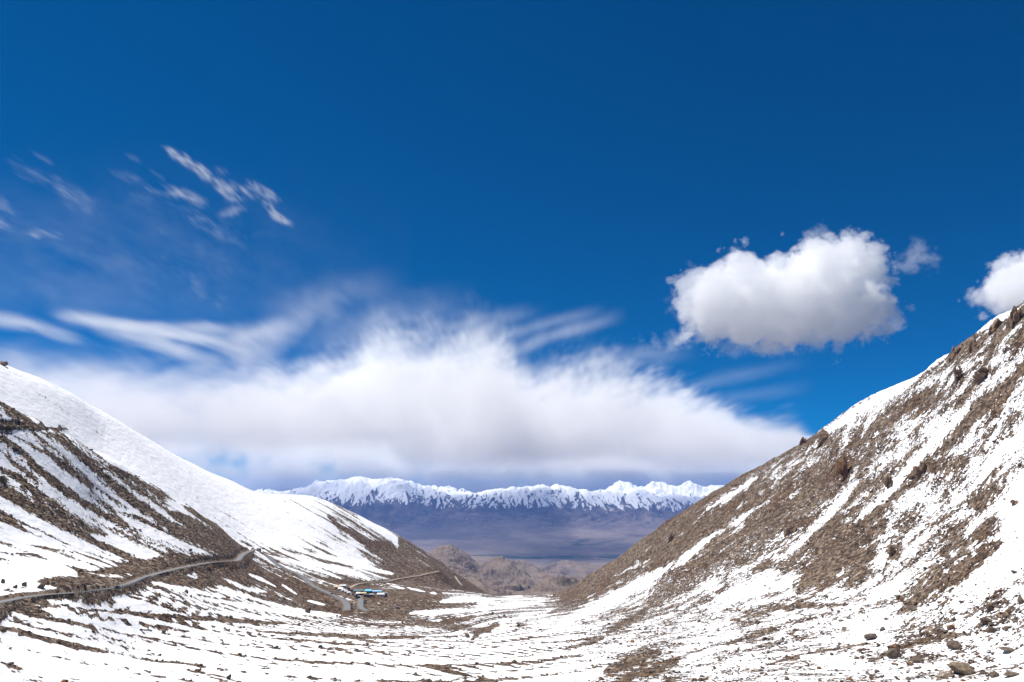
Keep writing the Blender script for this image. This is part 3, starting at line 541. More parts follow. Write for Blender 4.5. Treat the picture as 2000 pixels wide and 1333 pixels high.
#@@CLOUDS
# ------------------------------------------------------------------ clouds: filled volumes of drops above and beyond the haze
def spectrum(shape, size, k0, k1, slope, seed):
    """random field with wavelengths between size scales 1/k1 and 1/k0 metres"""
    r = np.random.default_rng(seed); f = np.fft.rfftn(r.standard_normal(shape).astype('f4'))
    ks = [np.fft.fftfreq(n, d=s/n) for n, s in zip(shape[:2], size[:2])] + [np.fft.rfftfreq(shape[2], d=size[2]/shape[2])]
    k = np.sqrt(ks[0][:, None, None]**2 + ks[1][None, :, None]**2 + ks[2][None, None]**2)
    f = f*np.where((k > k0) & (k < k1), np.maximum(k, 1e-9)**slope, 0)
    a = np.fft.irfftn(f, s=shape, axes=(0, 1, 2)); return (a/a.std()).astype('f4')
def voxels(lo, hi, step):
    n = [max(2, int(round((b-a)/s))+1) for a, b, s in zip(lo, hi, step)]
    g = np.meshgrid(*[np.linspace(a, b, m) for a, b, m in zip(lo, hi, n)], indexing='ij'); return n, g
def cloud_volume(name, lo, hi, D, density, colour=(1, 1, 1), rate=2.0, aniso=0.0):
    nx, ny, nz = D.shape
    me = bpy.data.meshes.new(name); me.vertices.add(D.size); a = me.attributes.new('drops', 'FLOAT', 'POINT'); a.data.foreach_set('value', D.astype('f4').ravel())
    src = bpy.data.objects.new('drops', me)
    o = bpy.data.objects.new(name, bpy.data.volumes.new(name)); COL.objects.link(o)
    ng = bpy.data.node_groups.new(name, 'GeometryNodeTree')
    ng.interface.new_socket('Geometry', in_out='INPUT', socket_type='NodeSocketGeometry'); ng.interface.new_socket('Geometry', in_out='OUTPUT', socket_type='NodeSocketGeometry')
    N = ng.nodes.new; lk = ng.links.new; gi = N('NodeGroupInput'); go = N('NodeGroupOutput'); vc = N('GeometryNodeVolumeCube')
    vc.inputs['Min'].default_value = lo; vc.inputs['Max'].default_value = hi
    for ax, n in zip('XYZ', D.shape): vc.inputs['Resolution ' + ax].default_value = n
    p = N('GeometryNodeInputPosition'); se_ = N('ShaderNodeSeparateXYZ'); lk(p.outputs[0], se_.inputs[0])
    def mt(op, a, b):
        m = N('ShaderNodeMath'); m.operation = op
        for i, v in enumerate((a, b)):
            if v is None: continue
            if isinstance(v, (int, float)): m.inputs[i].default_value = v
            else: lk(v, m.inputs[i])
        return m.outputs[0]
    ix = [mt('ROUND', mt('MULTIPLY', mt('SUBTRACT', se_.outputs[q], float(lo[q])), (D.shape[q]-1)/(hi[q]-lo[q])), None) for q in range(3)]
    idx = N('FunctionNodeInputInt')  # index built in integers to stay exact for large grids
    def im(op, a, b):
        m = N('FunctionNodeIntegerMath'); m.operation = op
        for i, v in enumerate((a, b)):
            if isinstance(v, int): m.inputs[i].default_value = v
            else: lk(v, m.inputs[i])
        return m.outputs[0]
    ng.nodes.remove(idx)
    idx = im('ADD', im('MULTIPLY', im('ADD', im('MULTIPLY', ix[0], ny), ix[1]), nz), ix[2])
    si = N('GeometryNodeSampleIndex'); si.data_type = 'FLOAT'; si.domain = 'POINT'
    na = N('GeometryNodeInputNamedAttribute'); na.data_type = 'FLOAT'; na.inputs[0].default_value = 'drops'
    oi = N('GeometryNodeObjectInfo'); oi.inputs['Object'].default_value = src; lk(oi.outputs['Geometry'], si.inputs[0]); lk(na.outputs[0], si.inputs[1]); lk(idx, si.inputs['Index']); lk(si.outputs[0], vc.inputs['Density'])
    s_m = N('GeometryNodeSetMaterial'); lk(vc.outputs[0], s_m.inputs[0]); lk(s_m.outputs[0], go.inputs[0])
    m = bpy.data.materials.new(name); m.use_nodes = True; nt = m.node_tree; nt.nodes.remove(nt.nodes['Principled BSDF'])
    v = nt.nodes.new('ShaderNodeVolumePrincipled'); v.inputs['Density'].default_value = density; v.inputs['Color'].default_value = (*colour, 1); v.inputs['Anisotropy'].default_value = aniso
    nt.links.new(v.outputs[0], nt.nodes['Material Output'].inputs['Volume'])
    m.cycles.volume_sampling = 'MULTIPLE_IMPORTANCE'
    s_m.inputs['Material'].default_value = m; o.data.materials.append(m)
    md = o.modifiers.new('drops', 'NODES'); md.node_group = ng
    return o
def at(u, v, y):
    """point on the sight line through a photo pixel, y metres ahead"""
    th, t = px(u, v); x = y*math.tan(th); return np.array([x, y, math.hypot(x, y)*t])
def cumulus(name, blobs, y0, step, pad, density, seed, thin=(), shrink=0.94):
    blobs = [(u, v, r*shrink) for u, v, r in blobs]
    pts = []
    r_ = np.random.default_rng(seed)
    for u, v, rad in blobs:
        c = at(u, v, y0 + r_.uniform(-0.5, 0.5)*rad/FPX*y0*1.2); pts.append((c, rad/FPX*np.linalg.norm(c)))
    tp = [(at(u, v, y0), ru/FPX*y0, rv/FPX*y0, d) for u, v, ru, rv, d in thin]
    allc = np.array([p for p, _ in pts] + [p for p, _, _, _ in tp]); allr = np.array([r for _, r in pts] + [max(a, b) for _, a, b, _ in tp])
    lo = (allc-allr[:, None]).min(0)-pad; hi = (allc+allr[:, None]).max(0)+pad
    n, (gx, gy, gz) = voxels(lo, hi, (step, step*1.5, step)); size = hi-lo
    f = np.full(gx.shape, -1e9, 'f4')
    for c, r in pts: f = np.maximum(f, r - np.sqrt((gx-c[0])**2 + (gy-c[1])**2 + ((gz-c[2]))**2))
    b = sum(a*np.abs(spectrum(gx.shape, size, k, k*2.2, -1.0, seed+i)) for i, (k, a) in enumerate([(1/900, 95.), (1/420, 60.), (1/200, 36.), (1/95, 25.), (1/50, 14.)]))
    f = f + (b-163) - 8
    D = sstep(0, 42, f)
    if tp:
        wsp = spectrum(gx.shape, size, 1/700, 1/30, -1.9, seed+20)
        for c, ru, rv, d in tp:
            q = ((gx-c[0])/ru)**2 + ((gy-c[1])/(0.6*ru))**2 + ((gz-c[2])/rv)**2
            D = np.maximum(D, 2.2*d*np.clip(0.55 - q*0.6 + 0.75*wsp, 0, 1)*sstep(4, 2, q))
    return cloud_volume(name, lo, hi, D, density)
big = cumulus('cloud', [(1400,592,70),(1470,600,78),(1560,592,78),(1650,602,64),(1702,606,44),(1440,540,44),(1424,514,20),(1500,548,44),(1600,522,58),(1660,524,58),(1694,540,38),(1612,482,22),(1670,488,24),
   (1540,622,54),(1450,636,40),(1385,636,38),(1348,605,26),(1620,634,38),(1680,630,30),(1355,642,22)], 9000, 17, 160, 0.0036, 300,
   thin=[(1782,505,42,26,.16),(1815,521,24,10,.1),(1290,668,40,15,.14),(1255,663,20,8,.1),(1365,540,22,22,.14),(1322,592,20,26,.1),(1600,455,26,18,.14),(1668,468,26,18,.12),(1490,672,90,16,.1),(1590,662,80,16,.08),(1370,668,40,14,.1)])
tag(big, 'big white heaped cloud with a flat base in the blue sky above the right slope', 'cloud')
small = cumulus('cloud', [(1985,545,40),(1962,575,32),(1948,590,24),(2012,560,52),(1932,583,20),(1990,592,28),(2045,570,52),(2030,600,40)], 11000, 26, 160, 0.0036, 340, thin=[(1918,588,16,12,.1),(1945,607,24,12,.1)])
tag(small, 'small white cloud rising behind the crest at the right edge of the picture', 'cloud')
# the wide bank over the far range
blo, bhi = np.array([-29000., 18000., 1030.]), np.array([17000., 36500., 9800.])
n, (gx, gy, gz) = voxels(blo, bhi, (58, 800, 54)); size = bhi-blo
U, V = unpx(gx, gy, gz); dep = (gy-blo[1])/1000
n_lo = spectrum(gx.shape, size, 1/12000, 1/1200, -1.7, 400); n_hi = spectrum(gx.shape, size, 1/3000, 1/150, -1.6, 401); n_b = np.abs(spectrum(gx.shape, size, 1/1600, 1/350, -1.3, 402))
def fibre(ang, la, lb, seed):
    """hair-like drawn-out ice falls, slowly changing with depth"""
    ca, sa = math.cos(R(ang)), math.sin(R(ang)); wob = 30*noise2(U/210, V/170, seed+9)
    a = U*ca + V*sa; b = -U*sa + V*ca + wob
    return fbm2(a/la + 0.05*dep, b/lb + 0.12*dep, 5, seed, gain=0.55)
fib = fibre(-28, 230, 26, 601)
topu = np.array([-200,0,100,200,300,400,450,500,560,600,650,700,740,800,850,900,950,1000,1015,1040,1080,1150,1200,1260,1300,1350,1400,1450,1500,1550,1575,1610,1700])
topv = np.array([676,676,682,692,700,688,672,660,680,682,662,640,622,630,624,616,622,652,686,712,702,690,688,708,736,786,812,818,822,838,862,906,956])
vt = np.interp(U, topu, topv); hgt = V - vt                # how far below the cloud's top edge, in photo pixels
soft = np.interp(U, [0,400,700,1000,1250,1400,1700], [150,150,150,150,120,44,36])
fa = np.interp(U, [0,600,1300,1450], [.7,1,1,.2]); fib2 = fibre(-18, 120, 13, 701)
body = np.clip((hgt + 8 + 16*n_lo + 9*n_hi + (62*fib + 30*fib2 - 16*(n_b-0.8))*fa)/soft, 0, 1)**2.4
base_v = np.interp(U, [-200,200,300,420,600,720,800,900,1000,1200,1600], [990,940,872,868,880,888,915,945,960,985,990])
body = body*(0.18 + 0.82*sstep(0, 1, (base_v - 10 + 16*n_lo + 8*n_b - V)/70))*sstep(0, 1, (base_v + 30 + 10*n_lo - V)/60)
D = body*np.clip(0.72 + 0.40*n_lo + 0.28*n_hi - 0.22*(n_b-0.8), 0.06, 2)
def streaks(D, line, wid, amt, seed):
    """thin drawn-out wisps along a line"""
    L = np.array(line, float); best = np.full(U.shape, 1e9, 'f4'); along = np.zeros(U.shape, 'f4'); sd_ = np.zeros(U.shape, 'f4'); acc = 0
    for (a, b), (c, d) in zip(L[:-1], L[1:]):
        vx, vy = c-a, d-b; l2 = vx*vx+vy*vy; t = np.clip(((U-a)*vx+(V-b)*vy)/l2, 0, 1)
        q = np.hypot(U-a-t*vx, V-b-t*vy); m = q < best; along = np.where(m, acc + t*math.sqrt(l2), along); best = np.minimum(best, q)
        sd_ = np.where(m, ((V-b)*vx-(U-a)*vy)/math.sqrt(l2), sd_); acc += math.sqrt(l2)
    e = np.clip(along/acc, 0, 1); taper = np.sin(np.pi*np.clip(e*0.9+0.08, 0, 1))**0.8
    hair = fbm2(along/130 + seed*7 + 0.04*dep, sd_/(wid*0.55) + 0.10*dep + 2.2*noise2(along/90, sd_/60, 640), 5, 620, gain=0.68)
    return np.maximum(D, amt*taper*np.clip(0.56 - 0.62*(best/wid)**1.4 + 0.80*hair + 0.22*n_hi, 0, 1)*sstep(2.4, 1.2, best/wid))
for q_, (line, wid, amt) in enumerate([([(120,618),(200,630),(300,645),(400,662),(500,690)], 15, .30), ([(200,640),(300,668),(380,695),(440,715)], 20, .2), ([(-60,618),(60,632),(160,668)], 16, .16), ([(300,645),(400,640),(470,648)], 12, .16), ([(430,670),(520,650),(590,640)], 26, .2),
   ([(500,700),(560,640),(610,600),(640,590),(652,615),(630,650)], 34, .10), ([(540,610),(640,575),(780,560)], 40, .05), ([(960,715),(1040,672),(1100,650),(1210,618)], 15, .085), ([(900,690),(1000,650),(1090,628),(1170,606)], 15, .07), ([(850,660),(940,625),(1050,610)], 20, .05),
   ([(1060,725),(1250,690),(1350,695)], 18, .06), ([(1270,785),(1400,740),(1570,710)], 16, .028), ([(1300,800),(1450,775),(1580,755)], 16, .022), ([(620,670),(760,610),(900,600)], 45, .06), ([(-100,560),(150,570),(420,600),(560,600)], 60, .012)]):
    D = streaks(D, line, wid, amt, q_)
for u, v, r, amt in [(480,690,34,.6),(505,684,18,.5),(455,688,20,.45)]:
    q = np.hypot(U-u, (V-v)*np.where(V > v, 1.7, 1.0))/r
    D = np.maximum(D, amt*sstep(0.0, 0.5, 1.0 - q + 0.35*(n_b-0.7) + 0.12*n_hi)*sstep(0, 1, 1-np.abs(gy-19800)/1700))
edge = sstep(0, 520, gz-blo[2])*sstep(0, 1200, gy-blo[1])*sstep(0, 1200, bhi[1]-gy)*sstep(0, 500, bhi[2]-gz)
bank = cloud_volume('cloud', tuple(blo), tuple(bhi), D*edge, 0.00042, rate=2)
tag(bank, 'wide soft white cloud bank with a grey base lying over the far snowy range', 'cloud')
# grey low cloud hanging behind the far peaks
vlo, vhi = np.array([-34000., 46500., -600.]), np.array([26000., 50500., 4300.])
n, (gx, gy, gz) = voxels(vlo, vhi, (300, 800, 150)); size = vhi-vlo; U, V = unpx(gx, gy, gz)
D = np.clip(0.75 + 0.4*spectrum(gx.shape, size, 1/12000, 1/700, -1.5, 450), 0.1, 2)*sstep(-600, 400, gz)*sstep(4300, 3200, gz)*np.interp(U, [380, 480, 620, 760, 1250, 1500], [1.3, 1.5, 1.8, 2.6, 3.0, 3.0])
veil = cloud_volume('cloud', tuple(vlo), tuple(vhi), D, 0.0005)
tag(veil, 'dim grey low cloud hanging behind the far snowy peaks', 'cloud')
# small heaped clouds under the near edge of the bank
for lb, sd_, bl in [('heaped small cloud under the bank behind the left snow slope',361,[(235,822,28),(262,812,24),(300,838,26),(330,828,32),(350,806,28),(370,834,36),(398,850,26),(340,856,26),(290,858,22),(380,864,24)]),
   ('low heaped cloud in the row under the bank above the left ridge',362,[(425,884,18),(450,876,22),(485,882,18),(512,872,22),(545,880,24),(575,886,16),(470,892,14),(525,892,14)]),
   ('low heaped cloud at the right end of the row under the bank',363,[(615,886,16),(645,878,20),(675,884,20),(702,876,20),(730,882,18),(757,890,12),(690,892,14)])]:
    tag(cumulus('cloud', bl, 26500, 62, 260, 0.005, sd_, shrink=1.05), lb, 'cloud')
# thin torn scraps high on the left
clo, chi = np.array([-9800., 8600., 2500.]), np.array([-1500., 9900., 6100.])
n, (gx, gy, gz) = voxels(clo, chi, (18, 130, 16)); size = chi-clo; U, V = unpx(gx, gy, gz)
n_hi = spectrum(gx.shape, size, 1/900, 1/45, -1.45, 500)
D = np.zeros(gx.shape, 'f4')
for u, v, ru, rv, ang, amt in [(352,308,26,8,30,.5),(372,322,34,11,32,1.0),(395,338,22,10,40,.9),(430,358,26,8,32,.5),(445,378,26,14,40,.4),(480,375,28,8,28,.35),(462,385,18,9,30,.3),(515,376,28,10,28,.4),(532,386,12,7,40,.35),(520,398,12,6,0,.3),
   (532,412,20,8,48,.6),(548,428,20,7,25,.55),(455,413,22,7,-15,.3),(365,383,34,11,22,.32),(385,392,18,11,40,.28),(318,358,14,8,40,.2),(305,340,16,4,30,.15),(260,350,34,10,20,.10),(300,372,24,6,20,.15),(262,310,14,5,25,.12),(85,310,18,5,28,.14),
   (60,340,50,14,32,.07),(110,365,50,14,28,.14),(150,385,40,20,30,.11),(175,405,30,16,30,.07),(85,458,26,10,5,.32),(5,400,30,12,40,.25),(-10,435,30,14,30,.3),(395,435,40,16,28,.14),(420,450,60,20,28,.08),(300,400,70,18,15,.05),
   (380,500,90,50,30,.045),(350,530,60,40,20,.05),(400,560,70,40,30,.05),(330,545,30,10,-10,.06),(480,460,50,10,-5,.05),(432,335,10,7,0,.2)]:
    ca, sa = math.cos(R(ang)), math.sin(R(ang)); a = ((U-u)*ca + (V-v)*sa)/(ru*0.92); b = (-(U-u)*sa + (V-v)*ca)/(rv*0.78)
    q = a*a + b*b; hair = noise2(a*1.5 + u*.1, b*1.2 + v*.1, 660) + 0.6*noise2(a*3.4 + u*.1, b*2.6, 661) + 0.55*noise2(a*7, b*5.5 + v*.1, 662) + 0.4*noise2(a*14, b*9 + v*.1, 663)
    D = np.maximum(D, 0.8*amt*np.clip(0.16 - 0.42*q + 0.55*n_hi + 0.75*hair, 0, 1.3)*sstep(0, 1.5, 4.0-q))
sheet = np.clip(0.5 + 0.9*fbm2(U/300 + 0.3, (V-0.45*U)/70, 4, 680) + 0.25*n_hi, 0, 1.5)*np.exp(-((U-150)/380)**2 - ((V-520)/120)**2)
D = np.maximum(D, 0.045*sheet)*sstep(0, 350, gy-clo[1])*sstep(0, 350, chi[1]-gy)
scraps = cloud_volume('cloud', tuple(clo), tuple(chi), D, 0.0026, rate=2)
tag(scraps, 'thin torn white cloud scraps high in the blue sky on the left', 'cloud')
print('clouds', round(time.time()-T0, 1))
#@@THINGS
# ================================================================== STONES AND CRAGS
def ico(sub):
    t = (1+5**.5)/2
    v = [(-1,t,0),(1,t,0),(-1,-t,0),(1,-t,0),(0,-1,t),(0,1,t),(0,-1,-t),(0,1,-t),(t,0,-1),(t,0,1),(-t,0,-1),(-t,0,1)]
    f = [(0,11,5),(0,5,1),(0,1,7),(0,7,10),(0,10,11),(1,5,9),(5,11,4),(11,10,2),(10,7,6),(7,1,8),(3,9,4),(3,4,2),(3,2,6),(3,6,8),(3,8,9),(4,9,5),(2,4,11),(6,2,10),(8,6,7),(9,8,1)]
    v = [np.array(p)/np.linalg.norm(p) for p in v]
    for _ in range(sub):
        mid = {}; g = []
        def m(a, b):
            k_ = (min(a, b), max(a, b))
            if k_ not in mid: p = v[a]+v[b]; v.append(p/np.linalg.norm(p)); mid[k_] = len(v)-1
            return mid[k_]
        for a, b, c in f: ab, bc, ca_ = m(a, b), m(b, c), m(c, a); g += [(a, ab, ca_), (b, bc, ab), (c, ca_, bc), (ab, bc, ca_)]
        f = g
    return np.array(v), np.array(f)
def stone_shape(seed, sub=2, cuts=9, rough=0.08, depth=(0.45, 0.85)):
    """a block broken along flat faces"""
    r = np.random.default_rng(seed); v, f = ico(sub); v = v.copy()
    for _ in range(cuts):
        n_ = r.standard_normal(3); n_ /= np.linalg.norm(n_); d = r.uniform(*depth); h = v@n_ - d; v -= np.maximum(h, 0)[:, None]*n_*r.uniform(0.85, 1.0)
    if rough:
        o = r.uniform(0, 50, 3)
        v *= (1 + rough*(noise2(v[:, 0]*2.2+o[0], v[:, 1]*2.2+v[:, 2]*1.3+o[1], 5) + 0.6*noise2(v[:, 0]*5+o[2]+v[:, 2]*4, v[:, 1]*5+o[0], 6)))[:, None]
    return v, f
def stone_mat(name, tint=(1, 1, 1), fine=0.9):
    M = Mat(name, 0.9, 0.12); n1_ = M.noise(0.5, 5, 0.65); n2_ = M.noise(2.2, 5, 0.7)
    c_ = M.ramp(n1_, [(0.25, tuple(a*b for a, b in zip((.060, .046, .036), tint))), (0.5, tuple(a*b for a, b in zip((.120, .092, .068), tint))), (0.75, tuple(a*b for a, b in zip((.210, .165, .125), tint)))])
    M.base(c_); M.bump(M.math('ADD', n1_, M.math('MULTIPLY', n2_, 0.5)), 0.5, 0.9); return M.m
m_brown = stone_mat('brown_stone'); m_grey = stone_mat('grey_stone', (1.08, 1.12, 1.15)); m_rust = stone_mat('rusty_stone', (1.45, 1.05, .70)); m_dark = stone_mat('dark_stone', (.88, .84, .80)); m_tan = stone_mat('tan_stone', (1.5, 1.45, 1.35)); m_crag = stone_mat('crag_rock', (1.55, 1.35, 1.2))
nm_ = slope_of(Z)
def put_stone(name, u, v, wpx, hpx, seed, mat, label, cat='boulder', sub=3, cuts=11, dep=0.9, yaw=None, tilt=0.0, sink=0.3, group=None, rough=0.10):
    """a rock standing on the ground hit at photo pixel (u, v) = middle of its foot; size as wide and high as it looks there"""
    h = ground_hit(u, v)
    if h is None: print('no ground', name, u, v); return None
    r_ = np.linalg.norm(h); k_ = r_/FPX*(1 + ((u-1000)/FPX)**2)**0.0
    if cat == 'rock outcrop':
        q = np.random.default_rng(seed); vs, fs, off = [], [], 0
        for b_ in range(9):
            v1_, f1_ = stone_shape(seed*31+b_, 3, 14, 0.14, (0.35, 0.8)); g = 1.0 if b_ == 0 else q.uniform(0.35, 0.75)
            vs.append(v1_*np.array([g*q.uniform(.7, 1.1), g*q.uniform(.7, 1.1), g*q.uniform(.6, 1.3)]) + (0 if b_ == 0 else 1)*np.array([q.uniform(-.95, .95), q.uniform(-.6, .5), q.uniform(-.9, .55)])); fs.append(f1_+off); off += len(v1_)
        sv, sf = np.concatenate(vs), np.concatenate(fs)
    else: sv, sf = stone_shape(seed, sub, cuts, rough)
    ext = sv.max(0)-sv.min(0)
    sv = (sv - (sv.max(0)+sv.min(0))/2)/ext*np.array([wpx*k_, wpx*k_*dep, hpx*k_/(1-sink)])
    o = mesh_obj(name, sv, sf, mat); o.location = (h[0], h[1] + wpx*k_*dep*0.25, h[2] + hpx*k_*(0.5 - sink)/(1-sink)*1.0)
    o.rotation_euler = (0, tilt, -math.atan2(h[0], h[1]) + (yaw if yaw is not None else 0))
    return tag(o, label, cat, group)
crags = [
 (1652,931,27,44,11,m_rust,'tall rust-brown rock tower standing on the right slope',-0.05),(1990,628,26,36,12,m_dark,'jagged brown crag on the crest at the right edge of the picture',0.15),(1948,641,26,24,13,m_brown,'brown crag just below the crest, second from the right edge',0.2),
 (1901,681,22,34,14,m_dark,'upright brown crag breaking the skyline of the right slope, third from the edge',0.1),(1866,696,20,27,15,m_brown,'squat brown crag on the skyline left of the upright one',0.25),(1877,738,22,27,16,m_brown,'lone pointed brown rock in a snow patch below the right crest',-0.1),
 (1612,862,30,30,17,m_brown,'blocky brown crag on the ridge line where the big cloud bank ends',0.3),(1567,868,15,19,18,m_dark,'small crag leaning on the ridge line above the cloud edge',0.3),(1739,950,22,28,19,m_brown,'brown rock block beside a snow gully in the middle of the right slope',0.1),
 (1800,925,46,24,24,m_brown,'long low brown outcrop on the right slope above a narrow snow ledge',-0.35),(1545,1042,30,26,20,m_dark,'broken brown outcrop between scree strips low on the right slope',0.2),(1311,1057,18,24,21,m_dark,'small brown crag near the foot of the right ridge above the valley gap',0.3),
 (1745,1083,30,22,25,m_brown,'rounded brown outcrop ringed by snow below the long ledge',0.1),(80,739,14,7,22,m_dark,'small rock knob on the snowy left skyline',0.2),(3,713,16,10,23,m_dark,'rock knob on the left skyline at the picture edge',0.2),(488,947,10,5,26,m_dark,'small rock on the left ridge where the far peaks appear',0.2),
 (1925,738,40,22,27,m_grey,'brown rock rib in snow under the right crest',-0.4),(1985,985,16,10,28,m_grey,'flat rock in the smooth snow at the right edge',0.0)]
for k_, (u, v, wp, hp_, sd_, mt_, lb, tl) in enumerate(crags):
    sm_ = 0.92 if k_ == 0 else 0.74
    put_stone('rock_outcrop', u, v, wp*sm_, hp_*sm_, sd_, m_rust if k_ == 0 else m_crag, lb, 'rock outcrop', sub=4, cuts=16, dep=0.9, tilt=tl, sink=0.52, group='rock outcrops on the slopes', rough=0.16)
big_b = [
 (1887,1317,36,15,31,m_tan,'large smooth tan boulder lying on the snow at lower right'),(1705,1249,22,9,32,m_grey,'flat grey boulder with a dark shadow on open snow below the right slope'),(1752,1284,24,13,33,m_brown,'rounded brown boulder at the lower end of the stone ridge'),(1749,1274,20,12,34,m_rust,'angular rusty boulder resting behind the rounded brown one'),
 (1794,1294,18,9,35,m_brown,'wedge-shaped brown boulder below the stone ridge'),(1868,1267,22,10,36,m_brown,'peaked brown boulder in the stony snow at right'),(1724,1232,9,6,37,m_grey,'small square grey boulder alone on snow above the flat one'),(1937,1193,10,9,38,m_dark,'dark upright boulder in the snow near the right edge'),
 (1942,1234,14,7,39,m_brown,'brown boulder beside the rightmost thin pole'),(1780,1300,12,5,40,m_rust,'low rusty boulder at the lower right, left of the wedge'),(1756,1171,7,7,41,m_grey,'upright grey boulder on clean snow under the scree'),(1763,1175,7,7,42,m_rust,'rusty boulder touching the upright grey one'),
 (1785,1193,12,8,43,m_brown,'brown boulder at the tip of the scree fan'),(1975,1272,26,4,44,m_grey,'long thin grey slab lying in the snow near the right edge'),(1980,1321,22,6,45,m_brown,'tilted brown slab in the bottom right corner'),(1945,1323,14,8,46,m_brown,'brown boulder near the bottom edge at right'),
 (1997,1178,10,10,47,m_brown,'brown boulder cut by the right edge of the picture'),(1930,1218,16,8,48,m_dark,'dark boulder in the band of stones under the right slope'),
 (600,1197,9,8,49,m_dark,'black boulder with a hollow beside snow below the road'),(4,1139,6,6,50,m_dark,'round dark boulder in the snow above the road at left'),(78,1150,12,9,51,m_brown,'big brown boulder stuck in the road cut at left'),(46,1145,7,6,52,m_brown,'small brown boulder in the snowy road cut'),(28,1149,6,5,53,m_dark,'dark boulder low in the snowy road cut at far left'),
 (91,1143,6,6,54,m_brown,'brown boulder at the top of the road cut'),(1013,1224,7,5,55,m_dark,'dark boulder on a small mound in the valley floor'),(1035,1266,4,3,56,m_dark,'single dark boulder on open snow right of the stream'),(913,1246,9,7,57,m_brown,'brown boulder at the lower end of a bare earth mound by the stream'),
 (446,1327,8,7,58,m_dark,'dark boulder at the bottom edge on a thin stone band'),(3,940,12,9,59,m_tan,'tan boulder on the streaked left spur at the picture edge'),(363,1158,6,5,60,m_brown,'brown boulder on the snow tongue below the road'),(62,1172,7,5,61,m_tan,'pale boulder at the left end of the retaining wall'),(231,1157,5,4,62,m_brown,'boulder just below the guard railing')]
for u, v, wp, hp_, sd_, mt_, lb in big_b: put_stone('boulder', u, v, wp, hp_, sd_, mt_, lb, sub=3, yaw=(sd_*1.7) % 0.7-0.35, tilt=0.18 if u == 1887 else 0.05*((sd_ % 5)-2))
# smaller stones one can still count, on the snow of the lower right and along the stone bands
protos = []
for k_ in range(6):
    sv, sf = stone_shape(200+k_, 2, 9, 0.08); me = mesh_obj('stone', sv*np.array([1, .8, .62]), sf, [m_brown, m_grey, m_brown, m_rust, m_dark, m_brown][k_]); protos.append(me)
zones = [('stone lying on the snow at the lower right, one of many small ones','stones on the lower right snow',(1560,1165,1999,1332),150,(2.5,8)),('small stone on the white valley floor near the stream','stones on the valley floor',(1020,1225,1560,1330),60,(2.0,5)),
         ('small stone on the snow below the road at left','stones below the left road',(20,1200,860,1325),44,(1.8,4.5))]
first = {i_: True for i_ in range(6)}
rs = np.random.default_rng(99)
for lb, grp, (u0, v0, u1, v1), cnt, (s0, s1) in zones:
    made = 0; tries = 0
    while made < cnt and tries < 6000:
        tries += 1; u, v = rs.uniform(u0, u1), rs.uniform(v0, v1); h = ground_hit(u, v)
        if h is None: continue
        i_, j_ = to_ij(np.array(h[0]), np.array(h[1])); bv = bare[int(i_), int(j_)]
        if bv > 0.5 or rs.random() > math.exp(min(0, bv*0.75 + 0.2)): continue
        q = rs.integers(0, 6); o = protos[q] if first[q] else protos[q].copy()
        if not first[q]: COL.objects.link(o)
        first[q] = False
        size = (s0 + (s1-s0)*rs.random()**2.2)*np.linalg.norm(h)/FPX/1.7
        o.scale = (size*rs.uniform(.8, 1.4), size*rs.uniform(.7, 1.1), size*rs.uniform(.7, 1.1)); o.rotation_euler = (rs.uniform(-.25, .25), rs.uniform(-.25, .25), rs.uniform(0, 6.28)); o.location = (h[0], h[1], h[2]+size*0.2)
        tag(o, lb, 'stone', grp); made += 1
# the uncounted rest: loose stones over scree and its edges
base_s = [stone_shape(300+k_, 0, 7, 0.0) for k_ in range(10)]
cand_i = rs.integers(70, int(np.searchsorted(rho, math.log(1650))), 900000); cand_j = rs.integers(0, NC, 900000)
bv = bare[cand_i, cand_j]; fc = (-(nm_*vp).sum(-1))[cand_i, cand_j]
pr = np.clip(0.16*np.exp(-(np.clip(bv, -9, 9)-0.5)**2/0.6) + 0.012*np.exp(-np.abs(bv+1.5))*np.where(theta[cand_j] > 0.05, 3.0, 0.12), 0, 1)*(fc > 0.0)*(gravelA[cand_i, cand_j] < 0.1)*np.clip(rr[cand_i, 0]/900, 0.2, 1)**1.5
keep = np.nonzero(rs.random(900000) < pr)[0][:26000]
def stone_field(name, idx, mat):
    VV, FF, off = [], [], 0
    for q in idx:
        i_, j_ = cand_i[q], cand_j[q]; v0, f0 = base_s[q % 10]; sz = 0.45*np.exp(rs.normal(0.25, 0.55)); sz = min(sz, 2.6)
        a = rs.uniform(0, 6.28); ca_, sa_ = math.cos(a), math.sin(a); vv = v0*np.array([1.15, .9, .75])*sz*rs.uniform(.75, 1.25, 3)
        vv = np.c_[vv[:, 0]*ca_-vv[:, 1]*sa_, vv[:, 0]*sa_+vv[:, 1]*ca_, vv[:, 2]] + np.array([X[i_, j_] + rs.uniform(-1, 1), Y[i_, j_] + rs.uniform(-1, 1), Z[i_, j_] + 0.15*sz])
        VV.append(vv); FF.append(f0+off); off += len(v0)
    return structure(mesh_obj(name, np.concatenate(VV), np.concatenate(FF), mat), 'stuff')
for part_, mt_ in zip(np.array_split(keep[rs.permutation(len(keep))], 4), [m_brown, m_grey, m_rust, m_dark]): stone_field('scree', part_, mt_)
print('stones', len(keep), round(time.time()-T0, 1))
